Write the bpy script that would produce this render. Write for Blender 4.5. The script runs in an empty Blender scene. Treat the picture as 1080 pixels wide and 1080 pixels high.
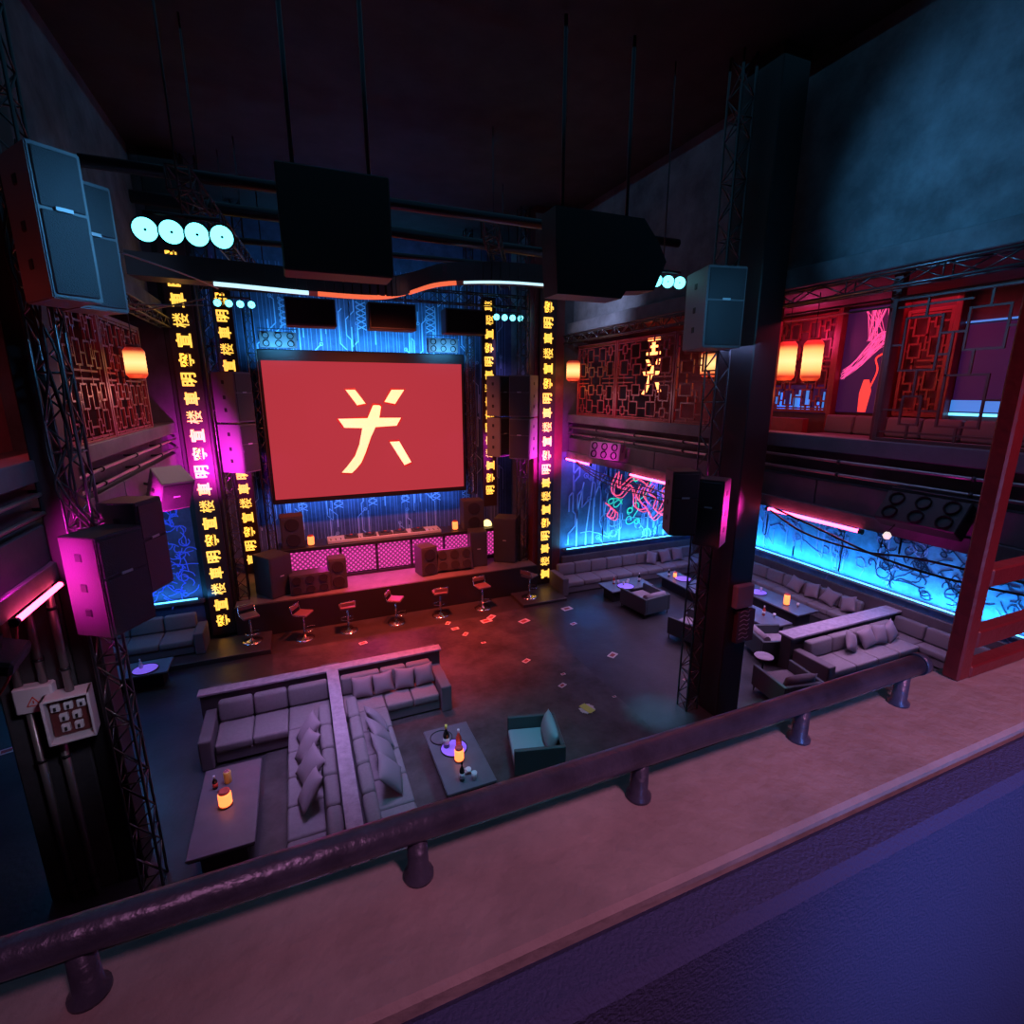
import bpy, bmesh, math, random
from mathutils import Vector, Matrix, Euler
random.seed(7)
PI = math.pi
R = math.radians
SC = bpy.context.scene
COL = SC.collection

# ------------------------------------------------------------------ materials
MATS = {}
def mat(name, color, rough=0.5, metal=0.0, emit=None, strength=0.0, noise=0.0, nscale=4.0, bump=0.0, bscale=30.0, coat=0.0, color2=None, spec=0.5):
    if name in MATS: return MATS[name]
    m = bpy.data.materials.new(name); m.use_nodes = True
    nt = m.node_tree; b = nt.nodes['Principled BSDF']
    b.inputs['Base Color'].default_value = (*color, 1)
    b.inputs['Roughness'].default_value = rough
    b.inputs['Metallic'].default_value = metal
    b.inputs['Specular IOR Level'].default_value = spec
    if coat: b.inputs['Coat Weight'].default_value = coat
    if emit:
        b.inputs['Emission Color'].default_value = (*emit, 1)
        b.inputs['Emission Strength'].default_value = strength
    if noise or bump:
        tc = nt.nodes.new('ShaderNodeTexCoord')
    if noise:
        n = nt.nodes.new('ShaderNodeTexNoise'); n.inputs['Scale'].default_value = nscale
        n.inputs['Detail'].default_value = 7; n.inputs['Roughness'].default_value = 0.65
        nt.links.new(tc.outputs['Object'], n.inputs['Vector'])
        cr = nt.nodes.new('ShaderNodeValToRGB')
        cr.color_ramp.elements[0].position = 0.35; cr.color_ramp.elements[1].position = 0.68
        c2 = color2 if color2 else tuple(c*(1-noise) for c in color)
        cr.color_ramp.elements[0].color = (*c2, 1); cr.color_ramp.elements[1].color = (*color, 1)
        nt.links.new(n.outputs['Fac'], cr.inputs['Fac'])
        nt.links.new(cr.outputs['Color'], b.inputs['Base Color'])
        mr = nt.nodes.new('ShaderNodeMapRange')
        mr.inputs['To Min'].default_value = min(1, rough+0.15); mr.inputs['To Max'].default_value = max(0.05, rough-0.1)
        nt.links.new(n.outputs['Fac'], mr.inputs['Value']); nt.links.new(mr.outputs['Result'], b.inputs['Roughness'])
    if bump:
        n2 = nt.nodes.new('ShaderNodeTexNoise'); n2.inputs['Scale'].default_value = bscale; n2.inputs['Detail'].default_value = 5
        nt.links.new(tc.outputs['Object'], n2.inputs['Vector'])
        bp = nt.nodes.new('ShaderNodeBump'); bp.inputs['Strength'].default_value = bump; bp.inputs['Distance'].default_value = 0.02
        nt.links.new(n2.outputs['Fac'], bp.inputs['Height']); nt.links.new(bp.outputs['Normal'], b.inputs['Normal'])
    MATS[name] = m
    return m

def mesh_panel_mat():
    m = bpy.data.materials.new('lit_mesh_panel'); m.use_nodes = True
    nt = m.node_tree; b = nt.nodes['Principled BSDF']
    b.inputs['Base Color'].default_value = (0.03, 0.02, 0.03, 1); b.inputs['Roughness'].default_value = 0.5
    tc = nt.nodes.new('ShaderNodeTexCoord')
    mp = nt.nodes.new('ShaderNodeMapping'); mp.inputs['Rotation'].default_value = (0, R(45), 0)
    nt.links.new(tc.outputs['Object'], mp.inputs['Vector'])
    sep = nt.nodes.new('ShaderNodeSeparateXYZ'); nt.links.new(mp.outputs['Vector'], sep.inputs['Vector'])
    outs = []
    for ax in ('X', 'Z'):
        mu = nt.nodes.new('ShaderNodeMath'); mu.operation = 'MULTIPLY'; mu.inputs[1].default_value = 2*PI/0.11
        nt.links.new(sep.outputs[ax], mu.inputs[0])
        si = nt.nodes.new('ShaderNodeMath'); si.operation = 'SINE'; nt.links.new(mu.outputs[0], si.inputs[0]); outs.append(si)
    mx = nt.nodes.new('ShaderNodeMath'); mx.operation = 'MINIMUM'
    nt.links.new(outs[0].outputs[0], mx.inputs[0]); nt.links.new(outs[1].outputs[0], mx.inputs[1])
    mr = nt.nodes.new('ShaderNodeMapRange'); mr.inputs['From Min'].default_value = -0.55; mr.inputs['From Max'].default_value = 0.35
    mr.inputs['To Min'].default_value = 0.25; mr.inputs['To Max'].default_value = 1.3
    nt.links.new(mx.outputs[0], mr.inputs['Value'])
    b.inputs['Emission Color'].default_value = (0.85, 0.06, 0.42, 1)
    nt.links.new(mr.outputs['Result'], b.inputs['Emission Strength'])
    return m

def lantern_mat():
    # a paper drum lit by the bulb at its middle: emission falls off to the rims
    m = bpy.data.materials.new('lit_lantern_paper'); m.use_nodes = True
    nt = m.node_tree; b = nt.nodes['Principled BSDF']
    b.inputs['Base Color'].default_value = (0.6, 0.12, 0.05, 1)
    tc = nt.nodes.new('ShaderNodeTexCoord'); sep = nt.nodes.new('ShaderNodeSeparateXYZ')
    nt.links.new(tc.outputs['Generated'], sep.inputs['Vector'])
    cr = nt.nodes.new('ShaderNodeValToRGB'); e = cr.color_ramp.elements
    e[0].position = 0.0; e[0].color = (0.04, 0.002, 0.002, 1)
    e[1].position = 1.0; e[1].color = (0.03, 0.002, 0.002, 1)
    for p, c in ((0.12, (0.4, 0.025, 0.01, 1)), (0.28, (1, 0.42, 0.12, 1)), (0.5, (1, 0.62, 0.25, 1)), (0.75, (1, 0.42, 0.12, 1)), (0.9, (0.25, 0.012, 0.006, 1))):
        x = e.new(p); x.color = c
    nt.links.new(sep.outputs['Z'], cr.inputs['Fac'])
    nt.links.new(cr.outputs['Color'], b.inputs['Emission Color'])
    b.inputs['Emission Strength'].default_value = 1.6
    return m

M = dict(
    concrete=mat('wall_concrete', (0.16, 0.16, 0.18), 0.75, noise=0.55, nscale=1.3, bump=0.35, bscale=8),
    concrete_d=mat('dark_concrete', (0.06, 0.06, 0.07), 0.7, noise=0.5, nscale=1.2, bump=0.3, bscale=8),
    panel=mat('fascia_panel', (0.11, 0.10, 0.12), 0.6, noise=0.4, nscale=1.0, bump=0.15, bscale=10),
    floor=mat('dark_glossy_floor', (0.045, 0.05, 0.055), 0.38, noise=0.6, nscale=0.7, bump=0.2, bscale=12),
    dance=mat('worn_dance_floor', (0.075, 0.075, 0.078), 0.5, noise=0.75, nscale=1.1, bump=0.35, bscale=10),
    dais=mat('dais_floor', (0.05, 0.05, 0.055), 0.35, noise=0.3, nscale=2, bump=0.1),
    stage=mat('stage_floor', (0.16, 0.15, 0.16), 0.5, noise=0.3, nscale=2, bump=0.2),
    black=mat('matt_black', (0.012, 0.012, 0.014), 0.55),
    ceil=mat('black_ceiling', (0.02, 0.022, 0.025), 0.7, noise=0.4, nscale=1.5),
    steel=mat('truss_steel', (0.12, 0.12, 0.13), 0.38, 0.9),
    dsteel=mat('dark_steel', (0.06, 0.06, 0.07), 0.4, 0.9),
    chrome=mat('chrome', (0.75, 0.75, 0.78), 0.18, 1.0),
    cab=mat('speaker_cabinet', (0.17, 0.17, 0.19), 0.55, bump=0.15, bscale=60),
    cabd=mat('dark_cabinet', (0.055, 0.05, 0.055), 0.55, bump=0.2, bscale=60),
    grille=mat('speaker_grille', (0.06, 0.06, 0.07), 0.5, 0.3, bump=0.5, bscale=120),
    cone=mat('speaker_cone', (0.004, 0.004, 0.005), 0.7, spec=0.15),
    driver=mat('speaker_driver', (0.022, 0.018, 0.02), 0.5),
    fabric=mat('sofa_fabric', (0.19, 0.185, 0.2), 0.85, noise=0.12, nscale=20, bump=0.25, bscale=160),
    fabric_b=mat('pillow_fabric', (0.22, 0.2, 0.23), 0.85, bump=0.25, bscale=160),
    fabric_d=mat('dark_sofa_fabric', (0.12, 0.115, 0.13), 0.85, bump=0.25, bscale=160),
    leather=mat('chair_leather', (0.045, 0.07, 0.075), 0.45, bump=0.1, bscale=60),
    chairpad=mat('chair_pad', (0.28, 0.36, 0.38), 0.7, bump=0.1, bscale=80),
    wood=mat('red_lacquered_wood', (0.24, 0.02, 0.025), 0.4, noise=0.35, nscale=3, bump=0.15, bscale=30),
    woodd=mat('dark_red_wood', (0.14, 0.03, 0.03), 0.45, noise=0.35, nscale=3),
    redwall=mat('red_painted_wall', (0.16, 0.035, 0.045), 0.6, noise=0.4, nscale=1.5),
    cap=mat('partition_cap', (0.36, 0.33, 0.4), 0.5, noise=0.35, nscale=8, bump=0.15),
    table=mat('table_top', (0.12, 0.13, 0.16), 0.3, noise=0.2, nscale=3),
    tabled=mat('table_base', (0.02, 0.02, 0.025), 0.5),
    mural=mat('mural_wall_paint', (0.09, 0.15, 0.32), 0.7, noise=0.5, nscale=1.6, bump=0.2, bscale=20),
    mural_b=mat('bright_mural_paint', (0.12, 0.42, 0.8), 0.7, noise=0.5, nscale=2.5, bump=0.2, bscale=20),
    trace=mat('pale_blue_paint', (0.45, 0.62, 0.95), 0.6),
    tracefaint=mat('faint_blue_paint', (0.25, 0.36, 0.75), 0.6),
    graf=mat('graffiti_dark_paint', (0.01, 0.04, 0.12), 0.7),
    grafblue=mat('graffiti_blue_neon', (0.1, 0.2, 0.9), 0.6, emit=(0.04, 0.12, 0.9), strength=0.22),
    npink=mat('pink_neon_line', (0.8, 0.15, 0.3), 0.5, emit=(1, 0.12, 0.25), strength=0.75),
    nviolet=mat('violet_neon_line', (0.4, 0.2, 0.9), 0.5, emit=(0.3, 0.2, 0.95), strength=0.5),
    ngreen=mat('green_neon_line', (0.1, 0.6, 0.5), 0.5, emit=(0.04, 0.6, 0.45), strength=0.6),
    pipe=mat('painted_rail', (0.13, 0.15, 0.25), 0.32, 0.4, noise=0.6, nscale=7, bump=0.2, bscale=40),
    conduit=mat('conduit_pipe', (0.3, 0.27, 0.27), 0.35, 0.7),
    sill=mat('sill_concrete', (0.42, 0.37, 0.39), 0.65, noise=0.3, nscale=5, bump=0.3, bscale=30),
    navy=mat('navy_fabric', (0.06, 0.08, 0.22), 0.9, bump=0.5, bscale=180),
    whitebox=mat('grey_white_enamel', (0.55, 0.53, 0.58), 0.5),
    cable=mat('black_cable', (0.01, 0.01, 0.012), 0.45),
    paper=mat('flyer_paper', (0.7, 0.66, 0.64), 0.8),
    print_=mat('flyer_print', (0.35, 0.08, 0.08), 0.8),
    tubeP=mat('pink_neon_tube', (1, .3, .5), 0.3, emit=(1, 0.06, 0.16), strength=11),
    tubeC=mat('cyan_led_tube', (.3, .8, 1), 0.3, emit=(0.1, 0.55, 1), strength=2.6),
    stripW=mat('white_glow_strip', (.8, .9, 1), 0.3, emit=(0.5, 0.85, 1), strength=1.3),
    stripO=mat('orange_glow_strip', (1, .4, .2), 0.3, emit=(1, 0.16, 0.06), strength=0.9),
    lampC=mat('cyan_par_lens', (.3, .9, 1), 0.3, emit=(0.16, 0.9, 1), strength=3),
    glyph=mat('yellow_led_glyph', (1, .7, .2), 0.4, emit=(1, 0.55, 0.07), strength=1.5),
    screen=mat('red_screen', (0.012, 0.004, 0.004), 0.7, emit=(0.46, 0.034, 0.05), strength=1.0, spec=0.1),
    emblem=mat('cream_emblem', (.9, .8, .5), 0.4, emit=(1, 0.82, 0.42), strength=1.0),
    emblemo=mat('emblem_outline', (.3, .01, .01), 0.4, emit=(0.35, 0.01, 0.012), strength=1.0),
    sign=mat('orange_neon_sign', (1, .3, .1), 0.4, emit=(1, 0.28, 0.08), strength=4),
    lantern=lantern_mat(), meshp=mesh_panel_mat(),
    candle=mat('lit_candle_glass', (1, .4, .1), 0.3, emit=(1, 0.2, 0.05), strength=2.4),
    candlew=mat('warm_lamp_glass', (1, .8, .4), 0.3, emit=(1, 0.7, 0.25), strength=2.5),
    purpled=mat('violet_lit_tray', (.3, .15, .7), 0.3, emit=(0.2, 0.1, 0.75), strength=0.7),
    bottled=mat('dark_bottle_glass', (0.01, 0.012, 0.01), 0.08, coat=0.5),
    bottlered=mat('red_bottle_glass', (0.45, 0.06, 0.04), 0.15),
    foil=mat('yellow_green_foil', (0.65, 0.75, 0.12), 0.35, 0.2),
    yellow=mat('yellow_can', (0.75, 0.62, 0.15), 0.35),
    glass=mat('frosted_glass', (0.6, 0.62, 0.65), 0.1),
    redtxt=mat('red_print', (0.6, 0.08, 0.06), 0.6),
    logo=mat('pale_badge', (0.6, 0.65, 0.7), 0.4),
    artbg=mat('dark_violet_art', (0.02, 0.01, 0.05), 0.5, emit=(0.04, 0.006, 0.06), strength=0.5),
    artpink=mat('pink_art_paint', (0.9, 0.3, 0.6), 0.5, emit=(0.9, 0.15, 0.5), strength=0.4),
    artred=mat('red_art_paint', (0.9, 0.1, 0.08), 0.5, emit=(1, 0.07, 0.06), strength=0.8),
    artblue=mat('blue_art_paint', (0.1, 0.3, 0.8), 0.5, emit=(0.05, 0.25, 0.8), strength=0.8),
)

# ------------------------------------------------------------------ mesh builder
class MB:
    def __init__(s): s.bm = bmesh.new()
    def _merge(s, t, mtx=None):
        if mtx is not None: bmesh.ops.transform(t, matrix=mtx, verts=t.verts)
        vm = {}
        for v in t.verts: vm[v] = s.bm.verts.new(v.co)
        for f in t.faces:
            try:
                nf = s.bm.faces.new([vm[v] for v in f.verts]); nf.smooth = f.smooth
            except ValueError: pass
        t.free(); return s
    def box(s, a, b, bev=0.0, rot=None, seg=1, mtx=None):
        t = bmesh.new(); bmesh.ops.create_cube(t, size=1)
        c = Vector([(a[i]+b[i])/2 for i in range(3)]); d = [abs(b[i]-a[i]) for i in range(3)]
        bmesh.ops.scale(t, vec=d, verts=t.verts)
        if bev: bmesh.ops.bevel(t, geom=list(t.edges), offset=min(bev, min(d)*0.45), segments=seg, affect='EDGES', profile=0.5)
        m = Matrix.Translation(c)
        if rot is not None: m = m @ Euler(rot).to_matrix().to_4x4()
        if mtx is not None: m = mtx @ m
        return s._merge(t, m)
    def cyl(s, c, r, h, n=16, r2=None, rot=None, bev=0):      # base centre c, along local z
        t = bmesh.new(); bmesh.ops.create_cone(t, cap_ends=True, segments=n, radius1=r, radius2=r if r2 is None else r2, depth=h)
        for f in t.faces: f.smooth = len(f.verts) == 4
        bmesh.ops.translate(t, vec=(0, 0, h/2), verts=t.verts)
        m = Matrix.Translation(c)
        if rot is not None: m = m @ Euler(rot).to_matrix().to_4x4()
        return s._merge(t, m)
    def rod(s, a, b, r, n=8):
        a = Vector(a); b = Vector(b); d = b-a
        if d.length < 1e-5: return s
        t = bmesh.new(); bmesh.ops.create_cone(t, cap_ends=True, segments=n, radius1=r, radius2=r, depth=d.length)
        for f in t.faces: f.smooth = len(f.verts) == 4
        m = Matrix.Translation((a+b)/2) @ d.to_track_quat('Z', 'Y').to_matrix().to_4x4()
        return s._merge(t, m)
    def tube(s, pts, r, n=8):
        pts = [Vector(p) for p in pts]; t = bmesh.new(); rings = []
        prev = None
        for i, p in enumerate(pts):
            d = (pts[min(i+1, len(pts)-1)]-pts[max(i-1, 0)]).normalized()
            up = Vector((0, 0, 1)) if abs(d.z) < 0.9 else Vector((1, 0, 0))
            if prev is None: x = d.cross(up).normalized()
            else: x = (prev - d*prev.dot(d)).normalized()
            prev = x; y = d.cross(x)
            rings.append([t.verts.new(p+(x*math.cos(2*PI*k/n)+y*math.sin(2*PI*k/n))*r) for k in range(n)])
        for a, b in zip(rings, rings[1:]):
            for k in range(n):
                f = t.faces.new((a[k], a[(k+1) % n], b[(k+1) % n], b[k])); f.smooth = True
        t.faces.new(rings[0][::-1]); t.faces.new(rings[-1])
        return s._merge(t)
    def lathe(s, c, prof, n=16, rot=None, cap=True):                     # prof: (r, z)
        t = bmesh.new(); rings = []
        for r, z in prof:
            rings.append([t.verts.new((max(r, 1e-4)*math.cos(2*PI*k/n), max(r, 1e-4)*math.sin(2*PI*k/n), z)) for k in range(n)])
        for a, b in zip(rings, rings[1:]):
            for k in range(n):
                f = t.faces.new((a[k], a[(k+1) % n], b[(k+1) % n], b[k])); f.smooth = True
        if cap: t.faces.new(rings[0][::-1]); t.faces.new(rings[-1])
        m = Matrix.Translation(c)
        if rot is not None: m = m @ Euler(rot).to_matrix().to_4x4()
        return s._merge(t, m)
    def prism(s, poly, plane, a, b):                           # poly in the two axes of plane, extruded a..b on the third
        ax = {'xz': (0, 2, 1), 'yz': (1, 2, 0), 'xy': (0, 1, 2)}[plane]
        def mk(p, h):
            v = [0, 0, 0]; v[ax[0]] = p[0]; v[ax[1]] = p[1]; v[ax[2]] = h; return v
        A = [s.bm.verts.new(mk(p, a)) for p in poly]; B = [s.bm.verts.new(mk(p, b)) for p in poly]
        s.bm.faces.new(A[::-1]); s.bm.faces.new(B)
        n = len(poly)
        for i in range(n): s.bm.faces.new((A[i], A[(i+1) % n], B[(i+1) % n], B[i]))
        return s
    def cushion(s, c, size, rot=None, puff=0.5, n=8, pinch=0.0, mtx=None):
        # soft rounded slab: size x,y,z ; puffs in z ; pinch pulls the sides in (throw pillow)
        t = bmesh.new(); g = {}
        sx, sy, sz = [v/2 for v in size]
        for side in (1, -1):
            for i in range(n+1):
                for j in range(n+1):
                    if side == -1 and (i in (0, n) or j in (0, n)): g[side, i, j] = g[1, i, j]; continue
                    u = -1+2*i/n; v = -1+2*j/n
                    u = math.copysign(abs(u)**0.8, u); v = math.copysign(abs(v)**0.8, v)
                    k = max(0, (1-u**4)*(1-v**4))
                    h = sz*((1-puff) + puff*((1-u*u)*(1-v*v))**0.5)*k**0.35
                    x = u*sx*(1-pinch*(1-v*v)); y = v*sy*(1-pinch*(1-u*u))
                    g[side, i, j] = t.verts.new((x, y, side*h))
        for side in (1, -1):
            for i in range(n):
                for j in range(n):
                    q = [g[side, i, j], g[side, i+1, j], g[side, i+1, j+1], g[side, i, j+1]]
                    if side < 0: q.reverse()
                    f = t.faces.new(q); f.smooth = True
        m = Matrix.Translation(c)
        if rot is not None: m = m @ Euler(rot).to_matrix().to_4x4()
        if mtx is not None: m = mtx @ m
        return s._merge(t, m)
    def build(s, name, m, parent=None, loc=None, rot=None):
        bmesh.ops.recalc_face_normals(s.bm, faces=s.bm.faces)
        me = bpy.data.meshes.new(name); s.bm.to_mesh(me); s.bm.free()
        me.materials.append(m if not isinstance(m, str) else M[m])
        o = bpy.data.objects.new(name, me); COL.objects.link(o)
        if parent is not None: o.parent = parent
        if loc is not None: o.location = loc
        if rot is not None: o.rotation_euler = rot
        return o

def tag(o, label, cat, group=None, kind=None):
    o['label'] = label; o['category'] = cat
    if group: o['group'] = group
    if kind: o['kind'] = kind
    return o
def thing(name, label, cat, loc=(0, 0, 0), rot=(0, 0, 0), group=None):
    o = bpy.data.objects.new(name, None); COL.objects.link(o); o.empty_display_size = 0.1
    o.location = loc; o.rotation_euler = rot
    return tag(o, label, cat, group)
def struct(name, mb, m, label=None):
    o = mb.build(name, m); o['kind'] = 'structure'
    if label: o['label'] = label
    return o
def B(a, b, bev=0.0): return MB().box(a, b, bev)
def dup(root, loc, rot, label, group=None):
    r = root.copy(); COL.objects.link(r); r.location = loc; r.rotation_euler = rot; r['label'] = label
    if group: r['group'] = group
    for ch in list(root.children):
        c = ch.copy(); COL.objects.link(c); c.parent = r
        for g in ch.children:
            d = g.copy(); COL.objects.link(d); d.parent = c
    return r

def spot(loc, target, energy, color, angle=50, blend=0.6, radius=0.1, name='spot_light'):
    l = bpy.data.lights.new(name, 'SPOT'); l.energy = energy; l.color = color; l.spot_size = R(angle); l.spot_blend = blend; l.shadow_soft_size = radius
    o = bpy.data.objects.new(name, l); COL.objects.link(o); o.location = loc
    o.rotation_euler = (Vector(target)-Vector(loc)).to_track_quat('-Z', 'Y').to_euler(); return o
def point(loc, energy, color, radius=0.1, name='point_light'):
    l = bpy.data.lights.new(name, 'POINT'); l.energy = energy; l.color = color; l.shadow_soft_size = radius
    o = bpy.data.objects.new(name, l); COL.objects.link(o); o.location = loc; return o
def area(loc, target, energy, color, sx, sy, name='area_light', spread=180):
    l = bpy.data.lights.new(name, 'AREA'); l.energy = energy; l.color = color; l.shape = 'RECTANGLE'; l.size = sx; l.size_y = sy; l.spread = R(spread)
    o = bpy.data.objects.new(name, l); COL.objects.link(o); o.location = loc
    o.rotation_euler = (Vector(target)-Vector(loc)).to_track_quat('-Z', 'Y').to_euler(); return o

# ------------------------------------------------------------------ camera and world
cam = bpy.data.cameras.new('camera'); co = bpy.data.objects.new('camera', cam); COL.objects.link(co)
cam.sensor_width = 36; cam.lens = 18.0; cam.clip_start = 0.03; cam.clip_end = 200
co.location = (0, 0, 7); co.rotation_euler = (R(90-13.31), 0, R(-22.74)); SC.camera = co
w = bpy.data.worlds.new('world'); SC.world = w; w.use_nodes = True
w.node_tree.nodes['Background'].inputs[0].default_value = (0.02, 0.05, 0.09, 1); w.node_tree.nodes['Background'].inputs[1].default_value = 0.25
SC.view_settings.view_transform = 'Standard'; SC.view_settings.look = 'None'; SC.view_settings.gamma = 1; SC.view_settings.exposure = 0.0
SC.view_settings.use_curve_mapping = False

XL, XR, YB = -2.9, 8.8, 16.0
# ------------------------------------------------------------------ setting
struct('floor', B((-14, -6, -0.25), (17, 21, 0)), 'floor')
struct('dance_floor', B((-1.1, -4, 0.0), (6.42, 14.3, 0.025)), 'dance')
struct('dais_left', B((-9.9, 14.3, 0.0), (-1.15, 15.52, 0.14), 0.01), 'dais')
struct('dais_right', B((6.45, 14.4, 0.0), (8.08, 15.52, 0.10), 0.01), 'dais')
struct('dais_corner', B((7.48, 15.52, 0.0), (8.62, 15.98, 0.10), 0.01), 'dais')
sp = MB().box((-2.04, 15.6, 0), (7.48, 16.62, 0.97)).box((-2.9, 16.62, 0), (8.6, 20.6, 0.97)); struct('stage_platform', sp, 'stage')
struct('stage_front', B((-2.06, 15.52, 0), (7.48, 15.6, 0.99), 0.01), 'black')
struct('ceiling', B((-14, -6, 12.6), (17, 21, 12.9)), 'ceil')
struct('wall_stage', B((-3.1, 20.6, 0), (9.2, 20.9, 12.6)), 'mural')
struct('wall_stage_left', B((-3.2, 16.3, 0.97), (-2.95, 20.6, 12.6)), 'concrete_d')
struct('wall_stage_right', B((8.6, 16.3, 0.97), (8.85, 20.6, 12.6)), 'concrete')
struct('wall_back_right', B((8.3, YB, 0), (16, 16.3, 4.9)), 'mural')
struct('wall_back_left', B((-14, YB, 0), (-2.6, 16.3, 4.9)), 'mural')
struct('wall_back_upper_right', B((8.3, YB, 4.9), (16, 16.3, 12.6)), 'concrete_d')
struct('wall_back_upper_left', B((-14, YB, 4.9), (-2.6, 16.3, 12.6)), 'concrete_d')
struct('wall_right', B((15.6, -6, 0), (15.9, 16, 5.0)), 'mural_b')
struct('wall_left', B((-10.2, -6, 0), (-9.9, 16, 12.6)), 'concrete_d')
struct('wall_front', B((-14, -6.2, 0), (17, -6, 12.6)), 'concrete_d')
struct('trim_1', B((8.7, 15.86, 1.22), (15.58, 16, 1.32), 0.01), 'panel')
struct('trim_2', B((15.46, -3, 1.22), (15.6, 15.86, 1.32), 0.01), 'cap')
struct('trim_3', B((-9.9, 15.86, 1.16), (-2.8, 16, 1.26), 0.01), 'panel')

def balcony(sgn, X0, tag_):
    def x(v): return X0+sgn*v
    def bx(a0, a1, y0, y1, z0, z1, bev=0.0):
        return B((min(x(a0), x(a1)), y0, z0), (max(x(a0), x(a1)), y1, z1), bev)
    struct('balcony_%s_curb' % tag_, bx(0, 0.4, -3, YB, 5.93, 6.2, 0.015), 'panel')
    struct('balcony_%s_recess' % tag_, bx(0.22, 0.45, -3, YB, 5.38, 5.93), 'concrete_d')
    mb = MB()
    ys = [-3+i*2.37 for i in range(9)]
    for a, b in zip(ys, ys[1:]): mb.box((min(x(0.06), x(0.4)), a+0.012, 4.93), (max(x(0.06), x(0.4)), b-0.012, 5.4), 0.01)
    struct('balcony_%s_fascia' % tag_, mb, 'panel')
    struct('balcony_%s_beam' % tag_, bx(0, 0.42, -3, YB, 4.7, 4.93, 0.01), 'concrete')
    struct('balcony_%s_slab' % tag_, bx(0.4, 6.7, -3, YB, 4.8, 5.6), 'concrete_d')
    struct('balcony_%s_header' % tag_, bx(-0.1, 0.5, -3, YB, 8.84, 9.18, 0.015), 'concrete')
    struct('balcony_%s_upper_wall' % tag_, bx(0.15, 0.5, -3, YB, 9.15, 12.6), 'concrete')
    struct('balcony_%s_ceiling' % tag_, bx(0.5, 6.7, -3, YB, 8.9, 9.1), 'redwall')
balcony(1, XR, 'right'); balcony(-1, XL, 'left')
# pillars that carry the banners
struct('pillar_left', B((-2.85, 15.98, 0), (-2.05, 16.6, 12.6), 0.02), 'black')
struct('pillar_right', B((7.5, 15.98, 0), (8.62, 16.6, 12.6), 0.02), 'woodd')
struct('column_right', B((7.95, 7.4, 0), (8.58, 8.35, 12.6), 0.02), 'black')
struct('column_left', B((-2.95, 7.8, 0), (-2.62, 8.2, 12.6), 0.02), 'black')
struct('column_left_lower', B((-3.75, 7.8, 0), (-2.96, 8.5, 4.7), 0.02), 'concrete_d')
# upper interior right (room behind the lattices)
struct('wall_upper_right', B((12.3, -3, 5.6), (12.5, 16, 8.9)), 'redwall')
struct('wall_upper_left', B((-6.5, -3, 5.6), (-6.3, 16, 8.9)), 'redwall')
# camera's own parapet
struct('window_sill', B((-2.8, 0.505, 5.2), (8.9, 0.74, 6.24), 0.008), 'sill')
struct('parapet_lining', B((-2.8, 0.42, 4.9), (8.9, 0.505, 6.225), 0.015), 'navy')
struct('gallery_floor', B((-2.8, -3, 4.9), (8.8, 0.74, 5.2)), 'concrete_d')

# ------------------------------------------------------------------ murals: painted line work
def ribbon(mb, pts, wd, ax, at, th=0.012):
    # pts in the wall's 2D frame; ax 'xz' wall facing -y at y=at ; 'yz' wall facing -x at x=at
    for (a, b) in zip(pts, pts[1:]):
        d = math.hypot(b[0]-a[0], b[1]-a[1])
        if d < 1e-4: continue
        ux, uz = (b[0]-a[0])/d, (b[1]-a[1])/d; nx, nz = -uz*wd/2, ux*wd/2
        e = wd*0.3
        p = [(a[0]-ux*e+nx, a[1]-uz*e+nz), (b[0]+ux*e+nx, b[1]+uz*e+nz), (b[0]+ux*e-nx, b[1]+uz*e-nz), (a[0]-ux*e-nx, a[1]-uz*e-nz)]
        mb.prism(p, ax, at-th, at)
def circuits(mb, x0, x1, z0, z1, n, wd, ax, at, rnd):
    for i in range(n):
        x = rnd.uniform(x0, x1); z = rnd.uniform(z0, z1); pts = [(x, z)]
        for k in range(rnd.randint(1, 4)):
            dz = rnd.uniform(0.3, 1.4)*(1 if rnd.random() < 0.7 else -1); z = min(max(z+dz, z0), z1); pts.append((x, z))
            if rnd.random() < 0.6:
                dx = rnd.choice((-1, 1))*rnd.uniform(0.08, 0.3); nxp = min(max(x+dx, x0), x1); nz = min(max(z+abs(dx), z0), z1)
                x = nxp; z = nz; pts.append((x, z))
        ribbon(mb, pts, wd, ax, at)
        if rnd.random() < 0.6:
            c = pts[-1]; r = wd*1.7
            ribbon(mb, [(c[0]+r*math.cos(a*PI/3), c[1]+r*math.sin(a*PI/3)) for a in range(7)], wd*0.7, ax, at)
def squiggle(mb, x, z, size, wd, ax, at, rnd, turns=7):
    pts = []; a = rnd.uniform(0, 2*PI); da = rnd.uniform(-0.6, 0.6)
    for k in range(turns*3):
        pts.append((x, z)); da += rnd.uniform(-0.35, 0.35); da = max(-0.9, min(0.9, da)); a += da
        x += math.cos(a)*size/turns; z += math.sin(a)*size/turns
    ribbon(mb, pts, wd, ax, at)

rs = random.Random(3)
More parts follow.
